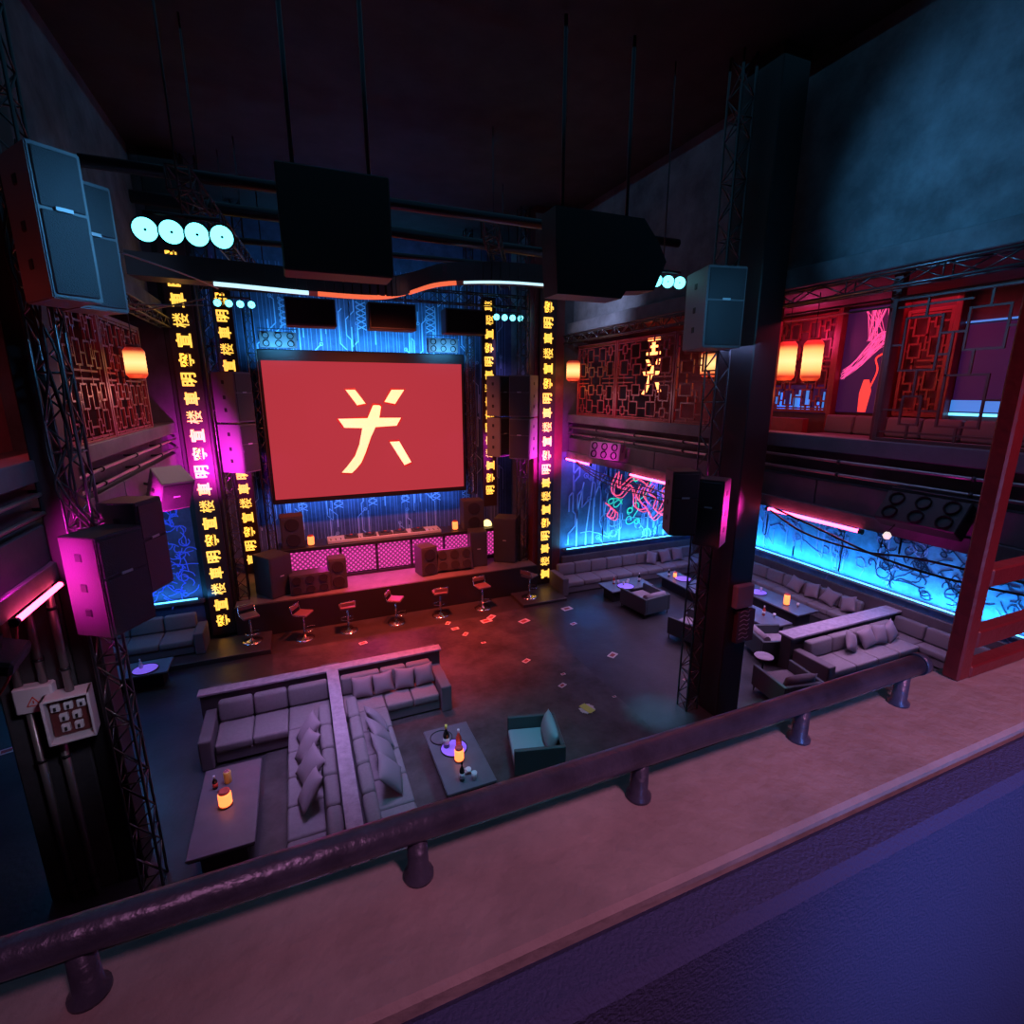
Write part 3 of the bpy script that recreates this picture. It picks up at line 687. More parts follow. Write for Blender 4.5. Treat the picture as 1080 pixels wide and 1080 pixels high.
# curved duct under the ceiling, with emissive strips for its bright white and orange stretches
pth = curve([(-2.6, 12.6, 9.12), (-1.0, 12.4, 9.06), (0.5, 12.2, 8.98), (1.8, 12.2, 8.98), (2.6, 12.9, 9.22), (3.6, 13.2, 9.55), (5.0, 12.8, 9.62), (6.6, 12.6, 9.6)], 8)
t = thing('curved_duct', 'dark curving steel duct hanging under the ceiling across the room', 'duct', (0, 0, 0))
mb = MB()
for a, b in zip(pth, pth[1:]):
    A = Vector(a); Bv = Vector(b); d = (Bv-A); n = Vector((-d.y, d.x, 0)).normalized()*0.3; up = Vector((0, 0, 0.42))
    vs = [mb.bm.verts.new(v) for v in (A-n, A+n, A+n+up, A-n+up, Bv-n, Bv+n, Bv+n+up, Bv-n+up)]
    for f in ((0, 1, 5, 4), (1, 2, 6, 5), (2, 3, 7, 6), (3, 0, 4, 7), (3, 2, 1, 0), (4, 5, 6, 7)): mb.bm.faces.new([vs[i] for i in f])
mb.build('duct_shell', mat('duct_metal', (0.07, 0.075, 0.085), 0.4, 0.6), t)
off = Vector((0, -0.3, -0.04))
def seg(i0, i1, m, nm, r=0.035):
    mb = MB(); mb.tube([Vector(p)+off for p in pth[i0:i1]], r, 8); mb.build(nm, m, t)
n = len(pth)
seg(7, 17, 'stripW', 'glow_strip', 0.04); seg(17, 33, 'stripO', 'orange_strip', 0.045); seg(33, 43, 'stripO', 'orange_strip', 0.05); seg(43, n, 'stripW', 'pale_strip', 0.03)
# ceiling pipes
for i, (a, b, r) in enumerate((((-2.5, 10, 10.2), (8.5, 10.4, 10.3), 0.09), ((-2.5, 12.8, 10.6), (8.5, 13.6, 10.6), 0.12), ((-2.5, 14.5, 10.4), (8.5, 14.3, 10.4), 0.07))):
    mb = MB(); mb.rod(a, b, r, 12)
    o = mb.build('ceiling_pipe', 'dsteel'); tag(o, ['slim pipe nearest the camera crossing under the dark ceiling', 'thick pipe crossing under the ceiling over the dance floor', 'slim pipe under the ceiling close to the stage', 'thick pipe running towards the stage under the right ceiling'][i], 'pipe', 'pipes under the ceiling')

# ------------------------------------------------------------------ lattice screens
def lattice_segments(u0, u1, v0, v1, rnd, cell=1.15):
    S = []
    nu = max(1, round((u1-u0)/cell)); nv = max(1, round((v1-v0)/cell)); cu = (u1-u0)/nu; cv = (v1-v0)/nv
    for i in range(nu):
        for j in range(nv):
            a = u0+i*cu; b = v0+j*cv
            def q(x): return a+x*cu if not (i % 2) else a+(1-x)*cu
            def z(y): return b+y*cv if not (j % 2) else b+(1-y)*cv
            def rect(x0, y0, x1, y1): S.extend([(q(x0), z(y0), q(x1), z(y0)), (q(x0), z(y1), q(x1), z(y1)), (q(x0), z(y0), q(x0), z(y1)), (q(x1), z(y0), q(x1), z(y1))])
            rect(0.12, 0.5, 0.42, 0.86); rect(0.52, 0.12, 0.84, 0.46); rect(0.2, 0.12, 0.36, 0.32); rect(0.62, 0.62, 0.9, 0.88)
            for s_ in ((0, 0.68, 0.12, 0.68), (0.42, 0.74, 0.62, 0.74), (0.42, 0.6, 0.52, 0.6), (0.52, 0.46, 0.52, 0.74), (0.36, 0.22, 0.52, 0.22), (0, 0.22, 0.2, 0.22), (0.84, 0.3, 1, 0.3),
                       (0.28, 0.32, 0.28, 0.5), (0.7, 0.46, 0.7, 0.62), (0.28, 0.86, 0.28, 1), (0.76, 0.88, 0.76, 1), (0.68, 0, 0.68, 0.12), (0.9, 0.75, 1, 0.75), (0, 0.06, 1, 0.06), (0, 0.94, 0.62, 0.94), (0.28, 0, 0.28, 0.12)):
                S.append((q(s_[0]), z(s_[1]), q(s_[2]), z(s_[3])))
    return S
def lattice(label, X, y0, y1, z0, z1, cell=1.15, th=0.035, m='wood', rnd=None, fr=0.07, group='carved wooden lattice screens'):
    t = thing('lattice_screen', label, 'lattice screen', (X, y0, z0), (0, 0, 0), group)
    W = y1-y0; H = z1-z0; mb = MB()
    for a in ((0, 0, W, 0), (0, H, W, H), (0, 0, 0, H), (W, 0, W, H)):
        q_ = fr/2 if a[0] == a[2] else fr/2-0.004
        mb.box((-q_, min(a[0], a[2])-fr/2, min(a[1], a[3])-fr/2), (q_, max(a[0], a[2])+fr/2, max(a[1], a[3])+fr/2), 0.006)
    mb.build('frame', m, t)
    mb = MB()
    for u0, v0, u1, v1 in lattice_segments(0, W, 0, H, rnd, cell):
        q_ = th/2 if u0 == u1 else th/2-0.004
        mb.box((-q_, min(u0, u1)-th/2, min(v0, v1)-th/2), (q_, max(u0, u1)+th/2, max(v0, v1)+th/2))
    mb.build('lattice_bar', m, t)
    return t
lattice('lattice screen on the right balcony nearest the stage', 8.93, 13.35, 15.5, 6.2, 8.4, 1.1)
lattice('lattice screen on the right balcony in front of the glowing sign', 8.93, 10.75, 13.25, 6.2, 8.4, 1.15)
lattice('lattice screen on the right balcony beside the black column', 8.93, 9.1, 10.65, 6.2, 8.4, 1.1)
lattice('dark lattice screen right of the open balcony window', 8.93, 2.3, 5.6, 6.22, 8.4, 1.65, 0.03, 'woodd')
lattice('lattice screen on the left balcony beside the truss', -2.98, 8.6, 11.2, 6.2, 8.3, 0.85, 0.032)
lattice('lattice screen on the left balcony behind the left lantern', -2.98, 11.3, 13.9, 6.2, 8.3, 0.85, 0.032)
# inner lattice windows on the upper right wall with art between
lattice('small lattice window behind the pair of lanterns', 12.15, 8.9, 10.6, 6.5, 8.8, 1.1, 0.04)
lattice('small lattice window upstairs right of the violet painting', 12.15, 6.5, 7.3, 6.5, 8.6, 0.9, 0.04)
mb = MB()
for y in (8.78, 7.45, 6.38): mb.box((12.05, y-0.06, 5.6), (12.3, y+0.06, 8.9), 0.01)
struct('trim_4', mb, 'wood')
struct('trim_5', B((9.0, 5.6, 6.2), (9.15, 5.75, 8.82), 0.01), 'wood')
struct('trim_6', B((8.95, 7.9, 6.2), (9.2, 8.1, 8.82), 0.01), 'wood')
mb = MB()
for z in (8.3, 8.42, 8.55): mb.box((8.9, 5.7, z-0.015), (8.94, 7.6, z+0.015))
o = mb.build('wooden_rail', 'woodd'); tag(o, 'three thin dark wooden rails across the top of the open balcony window', 'rail')
struct('wall_window_apron', B((11.2, 8.75, 5.6), (11.4, 10.8, 6.35), 0.01), 'wood')
t = thing('painting', 'tall violet painting with a red figure and pink strokes upstairs', 'painting', (12.285, 7.5, 6.5))
B((-0.06, 0, 0), (0, 1.22, 2.35), 0.01).build('canvas', 'artbg', t)
mb = MB(); rp = random.Random(4)
for i in range(30):
    y = 1.15-i*0.012; pts = [(1.2-rp.uniform(0, .1), 0.75+rp.uniform(0, .25)), (0.75, 1.15+rp.uniform(-.1, .25)), (0.45, 1.45+rp.uniform(-.1, .3)), (rp.uniform(0.05, .3), 1.55+rp.uniform(0, .25))]
    ribbon(mb, curve(pts), 0.008, 'yz', -0.06)
for i in range(22): ribbon(mb, [(rp.uniform(.2, .7), 1.6), (rp.uniform(.3, .9), 2.3)], 0.007, 'yz', -0.06)
mb.build('pink_stroke', 'artpink', t)
mb = MB(); mb.prism([(0.48, 0.02), (0.66, 0.02), (0.68, 0.45), (0.62, 0.75), (0.5, 0.75), (0.42, 0.5)], 'yz', -0.075, -0.06)
ribbon(mb, curve([(0.45, 0.6), (0.35, 0.95), (0.42, 1.2), (0.3, 1.3)]), 0.03, 'yz', -0.06); ribbon(mb, [(0.08, 0.1), (0.06, 1.6), (0.25, 2.0)], 0.015, 'yz', -0.06); mb.build('red_figure', 'artred', t)
t = thing('painting', 'dark blue panel picture with a blue lit edge behind the dark lattice', 'painting', (12.285, 4.2, 6.6))
B((-0.05, 0, 0), (0, 2.1, 1.65), 0.01).build('canvas', 'artbg', t)
B((-0.08, 0, -0.08), (-0.02, 2.1, -0.03)).build('light_strip', 'tubeC', t)
B((-0.07, 0, 0.0), (-0.051, 2.1, 0.22)).build('blue_band', 'artblue', t)
B((-0.08, 0, 1.68), (-0.02, 2.1, 1.71)).build('light_strip', 'artblue', t)
t = thing('bay_picture', 'blue glowing skyline picture low behind the lantern window', 'picture', (12.285, 8.9, 6.45))
B((-0.05, 0, 0), (0, 1.7, 0.7), 0.01).build('canvas', 'artbg', t)
mb = MB()
for i in range(26):
    y = rp.uniform(0.02, 1.6); mb.box((-0.065, y, 0.02), (-0.05, y+rp.uniform(.02, .09), rp.uniform(.1, .6)))
mb.build('skyline', 'artblue', t)
# glowing sign behind the lattice
t = thing('neon_sign', 'orange glowing two character sign behind the right balcony lattice', 'sign', (9.8, 12.75, 6.9))
mb = MB()
def pz(poly, y0=0, z0=0, k=1.0): mb.prism([(y0-(p[0]-2.7)*k, z0+(p[1]-4.1)*k) for p in poly], 'yz', -0.02, 0.02)
for p in [S1, S2, S3]+BD: pz(p, 0, 0, 0.34)
for a in ((-0.3, 1.12, 0.3, 1.2), (-0.2, 1.32, 0.2, 1.38), (-0.26, 1.52, 0.26, 1.6), (-0.05, 1.12, 0.05, 1.6)): mb.box((-0.02, a[0], a[1]), (0.02, a[2], a[3]))
mb.build('lettering', 'sign', t)

# ------------------------------------------------------------------ lanterns
def lantern(label, loc, r=0.2, h=0.66):
    t = thing('paper_lantern', label, 'lantern', loc, (0, 0, 0), 'drum paper lanterns')
    prof = [(r*0.72, -h/2), (r*0.97, -h/2+0.06)]
    k = 12
    for i in range(k+1):
        z = -h/2+0.06+(h-0.12)*i/k; prof.append((r*(1.0 if i % 2 else 0.975), z))
    prof += [(r*0.72, h/2)]
    MB().lathe((0, 0, 0), prof, 24).build('shade', 'lantern', t)
    MB().cyl((0, 0, h/2), r*0.6, 0.04, 16).build('top_cap', 'woodd', t)
    MB().cyl((0, 0, -h/2-0.04), r*0.6, 0.04, 16).build('bottom_cap', 'woodd', t)
    MB().rod((0, 0, h/2+0.03), (0, 0, 8.85-loc[2]), 0.008).build('cord', 'cable', t)
    point((loc[0]-0.0, loc[1], loc[2]-h/2-0.25), 7, (1, 0.22, 0.06), 0.15)
    return t
lantern('orange lantern hanging at the stage end of the right balcony', (8.62, 15.35, 7.64), 0.22, 0.66)
lantern('orange lantern shining through the lattice beside the blue lit speaker', (9.35, 9.85, 7.62), 0.3, 0.62)
lantern('left of the two orange lanterns in the open balcony window', (9.6, 8.06, 7.6), 0.18, 0.78)
lantern('right of the two orange lanterns in the open balcony window', (9.6, 7.47, 7.58), 0.18, 0.78)
lantern('orange lantern hanging in front of the left balcony lattice', (-2.6, 11.7, 7.5), 0.17, 0.55)

# ------------------------------------------------------------------ neon tubes, LED strips, pipes, cables
def neon(label, a, b, m='tubeP', r=0.032, grp='pink neon tubes under the balconies', name='neon_tube', clip=True):
    a = Vector(a); b = Vector(b)
    t = thing(name, label, 'neon tube', a, (0, 0, 0), grp)
    MB().rod((0, 0, 0), b-a, r, 10).build('tube', m, t)
    d = (b-a).normalized()
    mb = MB(); mb.rod(-d*0.06, d*0.0, r*1.4, 10); mb.rod(b-a, b-a+d*0.06, r*1.4, 10); mb.build('end_cap', 'black', t)
    return t
neon('pink neon tube under the right balcony nearest the stage', (XR-0.05, 14.3, 4.66), (XR-0.05, 15.9, 4.66))
neon('pink neon tube under the right balcony left of the dark speakers', (XR-0.05, 10.0, 4.66), (XR-0.05, 12.1, 4.66))
neon('long pink neon tube under the right balcony right of the black column', (XR-0.05, 5.5, 4.66), (XR-0.05, 7.35, 4.66))
neon('pink neon tube under the left balcony beside the conduits', (XL+0.06, 6.5, 4.68), (XL+0.06, 7.62, 4.68))
g2 = 'cyan light strips at the foot of the murals'
neon('cyan light strip behind the back sofa', (8.8, 15.82, 1.335), (15.4, 15.82, 1.335), 'tubeC', 0.018, g2, 'led_strip')
neon('cyan light strip behind the right wall sofas', (15.42, -1, 1.335), (15.42, 15.7, 1.335), 'tubeC', 0.018, g2, 'led_strip')
neon('cyan light strip behind the left booth sofa', (-9.5, 15.84, 1.31), (-2.95, 15.84, 1.31), 'tubeC', 0.022, g2, 'led_strip')
def pipe2(X, s, y0, y1, lb):
    for i, z in enumerate((5.78, 5.55)):
        t = thing('conduit', 'upper ' + lb if i == 0 else 'lower ' + lb, 'pipe', (X, 0, z), (0, 0, 0), 'conduits along the balcony fronts')
        MB().rod((0, y0, 0), (0, y1, 0), 0.028).build('pipe', 'conduit', t)
        mb = MB(); y = y0+0.6
        while y < y1: mb.cyl((0, y, 0), 0.045, 0.05, 10, rot=(R(90), 0, 0)); mb.box((0, y-0.03, -0.02), (s*0.24, y-0.01, 0.02)); y += 2.0
        mb.build('clamp', 'dsteel', t)
pipe2(XR+0.02, 1, -2.5, 15.9, 'conduit along the right balcony front'); pipe2(XL-0.02, -1, -2.5, 15.9, 'conduit along the left balcony front')
def cable(label, pts, r=0.018, m='cable'):
    mb = MB(); mb.tube(curve(pts, 6), r, 6); o = mb.build('cable', m); return tag(o, label, 'cable', 'slack cables')
cable('upper slack cable below the long pink neon tube', [(8.75, 7.4, 4.68), (8.6, 6.4, 4.42), (8.6, 5.3, 4.38), (8.6, 4.5, 4.5), (8.65, 3.2, 4.55), (8.75, 0.5, 4.7)])
cable('lower slack cable drooping across the right mural', [(8.75, 7.2, 4.7), (8.5, 6.2, 4.62), (8.5, 5.0, 4.4), (8.5, 3.9, 4.36), (8.5, 2.6, 4.5), (8.75, 0.5, 4.7)])
for i, (z, d) in enumerate(((4.68, 0.2), (4.66, 0.32), (4.64, 0.42))):
    cable('%s slack cable drooping under the right balcony near the stage' % ('upper', 'middle', 'lower')[i], [(8.75, 15.3, z), (8.6, 14.0, z-d*0.6), (8.55, 12.4, z-d), (8.4, 10.6, z-d*0.8), (8.0, 8.8, z-d*0.9), (7.7, 8.2, z-0.1)], 0.016)
cable('thin cable hanging from the left pink neon tube', [(-2.84, 6.5, 4.66), (-2.86, 6.35, 4.3), (-3.0, 6.2, 4.0), (-3.3, 6.1, 3.7)], 0.012, 'redtxt')
cable('white cable swagged across the upper left corner', [(-2.9, 12.0, 8.55), (-2.2, 11.0, 8.35), (-1.2, 10.4, 8.5)], 0.014, 'conduit')
cable('second white cable swagged across the upper left corner', [(-2.9, 11.0, 8.45), (-2.1, 10.6, 8.38), (-1.25, 10.6, 8.42)], 0.014, 'conduit')
cable('straight pale cable under the upper left ceiling', [(-1.9, 8.6, 8.75), (-1.3, 9.6, 8.7), (-1.0, 10.6, 8.7)], 0.012, 'conduit')
# cables bundled on the left truss
for i in range(4):
    rr = random.Random(i); pts = [(-2.48+rr.uniform(-.16, .16), 7.44+rr.uniform(-.05, .05), z) for z in (9.5, 8.4, 7.4, 6.5, 5.9, 5.4)]
    cable(['outermost', 'second', 'third', 'innermost'][i]+' dark cable tied to the left truss', pts, 0.014)

# ------------------------------------------------------------------ left column: meter boxes and conduits
t = thing('junction_box', 'grey white junction box with a red warning triangle', 'electrical box', (-3.35, 7.62, 3.02))
B((-0.2, 0, 0), (0.2, 0.16, 0.36), 0.02).build('case', 'whitebox', t)
mb = MB(); pts = [(-0.07, 0.11), (0.07, 0.11), (0, 0.23), (-0.07, 0.11)]; ribbon(mb, pts, 0.012, 'xz', 0.0, 0.006); mb.box((-0.006, -0.006, 0.14), (0.006, 0, 0.18)); mb.build('warning_sign', 'redtxt', t)
t = thing('fuse_box', 'open grey white fuse box with rows of switches on the left column', 'electrical box', (-2.98, 7.45, 2.62), (0, 0, R(8)))
mb = MB()
for a, b in (((-0.24, 0, 0), (0.24, 0.26, 0.03)), ((-0.24, 0, 0.6), (0.24, 0.26, 0.63)), ((-0.24, 0, 0), (-0.21, 0.26, 0.63)), ((0.21, 0, 0), (0.24, 0.26, 0.63)), ((-0.24, 0.24, 0), (0.24, 0.28, 0.63))): mb.box(a, b, 0.006)
mb.build('case', 'whitebox', t)
B((-0.2, 0.14, 0.05), (0.2, 0.24, 0.58)).build('back_plate', 'woodd', t)
for j, nrow in enumerate((2, 2, 3)):
    for i in range(nrow):
        x = -0.13+0.13*i+(0.065 if nrow == 2 else 0); z = 0.16+0.15*j
        f = B((x-0.045, 0.09, z-0.05), (x+0.045, 0.15, z+0.05), 0.008).build('fuse', 'whitebox', t)
        B((x-0.012, 0.07, z-0.025), (x+0.012, 0.095, z+0.02)).build('switch', 'black', f)
for i, (x, y, z0, z1, lb) in enumerate(((-3.5, 7.72, 3.38, 4.78, 'upper conduit left of pair above the junction box'), (-3.25, 7.72, 3.38, 4.78, 'upper conduit right of pair above the junction box'), (-2.97, 7.62, 3.25, 4.75, 'conduit running up from the fuse box'),
                                        (-3.45, 7.72, 0.0, 3.02, 'conduit left of pair below the junction box'), (-3.2, 7.72, 0.0, 3.02, 'conduit right of pair below the junction box'))):
    t = thing('conduit', lb, 'pipe', (x, y, z0), (0, 0, 0), 'conduits on the left column')
    MB().rod((0, 0, 0), (0, 0, z1-z0), 0.045, 12).build('pipe', 'conduit', t)
    for z in (0.3, (z1-z0)*0.75): MB().cyl((0, 0, z), 0.058, 0.04, 12).build('coupling', 'dsteel', t)
t = thing('floodlight', 'dark floodlight housing hanging under the left balcony edge', 'light', (-2.85, 6.2, 4.4), (R(15), R(20), 0))
B((-0.28, -0.2, -0.05), (0.12, 0.2, 0.12), 0.03).build('housing', 'cabd', t)
B((-0.1, -0.02, 0.1), (-0.06, 0.02, 0.3)).build('bracket', 'dsteel', t)
t = thing('globe_bulb', 'small white globe bulb hanging under the right balcony right of the neon tube', 'lamp', (8.3, 4.79, 4.82))
MB().lathe((0, 0, -0.06), [(0.001, 0), (0.035, 0.01), (0.06, 0.06), (0.035, 0.11), (0.015, 0.12)], 20).build('globe', mat('white_globe', (.9, .9, .85), 0.3, emit=(1, .9, .75), strength=0.8), t)
MB().tube([(0, 0, 0.06), (0.2, 0, 0.2), (0.52, 0, 0.1)], 0.008, 6).build('wire', 'cable', t)
# boxes on the right column
t = thing('notice_panel', 'dark panel with pale writing fixed to the right column', 'panel', (8.42, 7.4, 1.8))
B((-0.26, -0.12, 0), (0.22, 0.0, 0.72), 0.01).build('board', 'cabd', t)
mb = MB(); rr = random.Random(2)
for k in range(7): ribbon(mb, curve([(-0.2, 0.1+k*0.1), (-0.1+rr.uniform(-.03, .03), 0.13+k*0.1), (0.0, 0.09+k*0.1), (0.03+rr.uniform(0, .05), 0.12+k*0.1)]), 0.014, 'xz', -0.12, 0.005)
mb.build('writing', 'logo', t)
t = thing('junction_box', 'grey junction box high on the right column above the notice panel', 'electrical box', (8.3, 7.38, 2.6))
B((-0.25, -0.12, 0), (0.22, 0.03, 0.5), 0.02).build('case', 'cab', t)
# ------------------------------------------------------------------ seating
def run(root, o, ang, L, n, D, fab='fabric', base='fabric_d', skip_back=0, zs=0.43, bh=0.42):
    """sofa run: local x along the length, y=0 front edge, y=D at the back"""
    mt = Matrix.Translation((o[0], o[1], 0)) @ Matrix.Rotation(R(ang), 4, 'Z')
    mb = MB(); mb.box((0, 0.03, 0.04), (L, D, 0.25), 0.01, mtx=mt); mb.build('base', base, root)
    wd = L/n
    for i in range(n):
        mb = MB(); mb.box((i*wd+0.006, 0, 0.25), ((i+1)*wd-0.006, D-0.2, zs), 0.045, seg=3, mtx=mt)
        for f in mb.bm.faces: f.smooth = True
        mb.build('seat_cushion', fab, root)
    for i in range(skip_back, n):
        mb = MB(); mb.box((i*wd+0.008, D-0.27, zs+0.0), ((i+1)*wd-0.008, D-0.05, zs+bh), 0.06, (R(-6), 0, 0), 3, mtx=mt)
        for f in mb.bm.faces: f.smooth = True
       
        mb.build('back_cushion', fab, root)
def armblock(root, a, b, m='fabric_d'):
    mb = MB().box(a, b, 0.03, seg=2); mb.build('arm', m, root)
def pillow(label, loc, size=0.46, rot=(R(75), 0, 0), group='throw pillows on the sofas', m='fabric_b'):
    mb = MB().cushion((0, 0, 0), (size, size, 0.2), None, 0.75, 10, 0.09); o = mb.build('throw_pillow', m, None, loc, rot)
    return tag(o, label, 'pillow', group)

# centre partitions (T shape)
t = thing('booth_partition', 'low partition with pale capped top crossing behind the centre booths', 'partition', (0, 0, 0.02))
B((-2.28, 11.0, 0), (2.72, 11.18, 0.92), 0.01).build('panel', 'cabd', t)
B((-2.32, 10.96, 0.92), (2.76, 11.22, 0.97), 0.008).build('cap', 'cap', t)
mb = MB()
for x0 in (-2.15, 0.05, 2.3): mb.box((x0, 11.2, 0), (x0+0.4, 11.42, 0.9), 0.01)
mb.build('post', 'panel', t)
t = thing('booth_partition', 'low partition with pale capped top running between the two centre booths', 'partition', (0, 0, 0.02))
B((0.2, 4.6, 0), (0.36, 10.94, 0.92), 0.01).build('panel', 'cabd', t)
B((0.16, 4.6, 0.92), (0.40, 10.95, 0.97), 0.008).build('cap', 'cap', t)
# left sofa
t = thing('corner_sofa', 'L shaped grey sofa left of the centre partition', 'sofa', (0, 0, 0.02))
run(t, (-1.95, 9.92), 0, 1.3, 2, 1.04); run(t, (-0.65, 9.92), 0, 0.82, 1, 1.04)
run(t, (-0.66, 9.92), -90, 4.9, 7, 0.84, skip_back=0)
armblock(t, (-2.2, 9.85, 0), (-1.97, 10.98, 0.62))
t = thing('corner_sofa', 'L shaped grey sofa right of the centre partition with many pillows', 'sofa', (0, 0, 0.02))
run(t, (1.28, 9.98), 0, 1.16, 2, 0.98); run(t, (0.42, 9.98), 0, 0.86, 1, 0.98)
run(t, (1.28, 5.08), 90, 4.9, 7, 0.86)
armblock(t, (2.46, 9.9, 0), (2.7, 10.98, 0.62))
PL = 'pillows on the left centre sofa'
for i, (x, y, a, lb) in enumerate(((-0.22, 9.35, -78, 'farthest'), (-0.25, 8.85, -70, 'second farthest'), (-0.22, 8.3, -74, 'third farthest'), (-0.24, 7.75, -80, 'nearest'))):
    pillow('%s of four pillows lying along the left centre sofa' % lb, (x-0.06, y, 0.72), 0.6, (R(52), R(random.uniform(-18, 18)), R(a)), PL)
PR = 'pillows on the right centre sofa'
for i, (x, lb) in enumerate(((0.85, 'leftmost'), (1.3, 'second from left'), (1.78, 'third from left'), (2.22, 'rightmost'))):
    pillow('%s pillow against the partition on the right centre sofa' % lb, (x, 10.52, 0.69), 0.46, (R(66), R(random.uniform(-6, 6)), R(random.uniform(-8, 8))), PR)
for i, (y, lb) in enumerate(((9.2, 'farthest'), (8.75, 'second farthest'), (8.2, 'third farthest'), (7.6, 'nearest'))):
    pillow('%s pillow along the side run of the right centre sofa' % lb, (0.96, y, 0.74), 0.6, (R(52), R(random.uniform(-22, 22)), R(90+random.uniform(-12, 12))), PR)

# tables
def low_table(label, x0, x1, y0, y1, h=0.45, z=0.0, group='low lounge tables'):
    t = thing('coffee_table', label, 'table', ((x0+x1)/2, (y0+y1)/2, z), (0, 0, 0), group)
    a, b = (x1-x0)/2, (y1-y0)/2
    B((-a, -b, h-0.05), (a, b, h), 0.008).build('table_top', 'table', t)
    B((-a+0.14, -b+0.16, 0), (a-0.14, b-0.16, h-0.05), 0.01).build('base', 'tabled', t)
    B((-a+0.02, -b+0.02, h-0.08), (a-0.02, b-0.02, h-0.05)).build('edge_frame', 'dsteel', t)
    return t
low_table('long low table in the right centre booth', 1.8, 2.68, 7.06, 8.82, 0.43, 0.025)
low_table('long low table in the left centre booth', -2.0, -1.1, 7.3, 9.25, 0.43, 0.025)
low_table('low table in front of the left booth sofa', -4.7, -3.35, 13.42, 14.18)
low_table('low table before the back sofa on the left', 9.3, 11.0, 13.5, 14.4)
low_table('long low table before the back sofa in the corner', 11.8, 12.65, 11.8, 14.4)
low_table('long low table along the right wall sofa', 13.4, 14.3, 9.8, 12.6)
low_table('low table behind the right partition', 11.9, 12.8, 9.5, 11.0)
# tableware
def tray(label, loc, r=0.26, m='purpled'):
    t = thing('round_tray', label, 'tray', loc, (0, 0, 0), 'round violet lit trays')
    MB().cyl((0, 0, 0), r, 0.012, 32).build('disc', m, t)
    MB().lathe((0, 0, 0), [(r, 0), (r+0.015, 0), (r+0.015, 0.025), (r, 0.025), (r, 0)], 32, None, False).build('rim', 'dsteel', t)
def bottle(label, loc, m='bottled', cap='redtxt', h=0.34, r=0.045, lab='logo'):
    t = thing('bottle', label, 'bottle', loc, (0, 0, 0), 'bottles on the tables')
    MB().lathe((0, 0, 0), [(r*0.9, 0), (r, 0.01), (r, h*0.58), (r*0.75, h*0.68), (r*0.35, h*0.78), (r*0.32, h*0.96)], 16).build('body', m, t)
    MB().cyl((0, 0, h*0.86), r*0.42, h*0.16, 12).build('cap', cap, t)
    MB().lathe((0, 0, h*0.18), [(r*1.01, 0), (r*1.02, h*0.28)], 16).build('paper_label', lab, t)
def glass(label, loc, h=0.13, r=0.04, m='glass'):
    mb = MB().lathe(loc, [(r*0.75, 0), (r, h), (r*0.9, h), (r*0.68, 0.015), (0.001, 0.015)], 16); o = mb.build('drinking_glass', m)
    return tag(o, label, 'glass', 'drinking glasses on the tables')
zt = 0.456
tray('violet lit tray on the right centre table', (2.22, 8.12, zt), 0.24)
tray('dim blue tray on the right centre table', (2.08, 8.5, zt), 0.2, 'table')
bottle('dark champagne bottle with yellow green foil on the right centre table', (2.1, 8.2, zt+0.013), 'bottled', 'foil', 0.46, 0.06)
bottle('red bottle with pale cap beside the champagne bottle', (2.3, 8.07, zt+0.013), 'bottlered', 'logo', 0.4, 0.055, 'redtxt')
lampjar('glowing orange lantern on the right centre table', (2.22, 7.78, zt), 0.085, 0.24)
bottle('black bottle at the near end of the right centre table', (2.12, 7.28, zt), 'bottled', 'bottled', 0.36, 0.045, 'logo')
glass('short glass beside the black bottle on the right centre table', (2.32, 7.22, zt), 0.15, 0.05)
mb = MB(); bmesh.ops.create_icosphere(mb.bm, subdivisions=2, radius=0.07)
rn = random.Random(8)
for v in mb.bm.verts: v.co = v.co*rn.uniform(0.75, 1.2); v.co.z *= 0.7
o = mb.build('crumpled_napkin', 'paper', None, (2.26, 7.42, zt+0.05)); tag(o, 'crumpled white napkin behind the black bottle', 'napkin')
bottle('small dark bottle on the left centre table', (-1.78, 8.72, zt), 'bottled', 'logo', 0.24, 0.04, 'redtxt')
t = thing('drink_can', 'yellow drink can on the left centre table', 'can', (-1.6, 8.8, zt))
MB().lathe((0, 0, 0), [(0.05, 0), (0.06, 0.015), (0.06, 0.2), (0.052, 0.215)], 20).build('body', 'yellow', t); MB().cyl((0, 0, 0.21), 0.05, 0.008, 20).build('lid', 'chrome', t)
lampjar('glowing orange lantern on the left centre table', (-1.58, 8.25, zt), 0.1, 0.24)
tray('violet lit tray on the left booth table', (-3.85, 13.7, 0.456), 0.26)
bottle('small silver bottle on the left booth table', (-3.95, 13.78, 0.47), 'glass', 'logo', 0.24, 0.04, 'logo')
tray('violet lit tray on the back left table', (10.0, 13.75, 0.456), 0.28)
bottle('amber bottle at the left of the back left table', (9.75, 14.1, 0.456), 'bottlered', 'logo', 0.28, 0.04)
glass('glass on the violet tray of the back left table', (9.98, 13.85, 0.47)); glass('tilted group glass beside the amber bottle on the back left table', (9.9, 14.05, 0.456))
bottle('dark bottle at the right of the back left table', (10.7, 13.95, 0.456), 'bottled', 'logo', 0.32, 0.045)
glass('glass left of the dark bottle on the back left table', (10.35, 14.1, 0.456), 0.1); glass('glass in the middle of the back left table', (10.2, 13.95, 0.456), 0.1)
tray('violet lit tray on the long corner table', (12.3, 13.55, 0.456), 0.28)
lampjar('small orange lantern on the long corner table', (12.15, 13.8, 0.456), 0.06, 0.18)
bottle('dark bottle beside the small lantern on the long corner table', (12.0, 13.95, 0.456), 'bottled', 'logo', 0.28, 0.04)
glass('glass at the near end of the long corner table', (12.25, 12.6, 0.456)); bottle('pale bottle at the near end of the long corner table', (12.35, 12.9, 0.456), 'glass', 'logo', 0.25, 0.04)
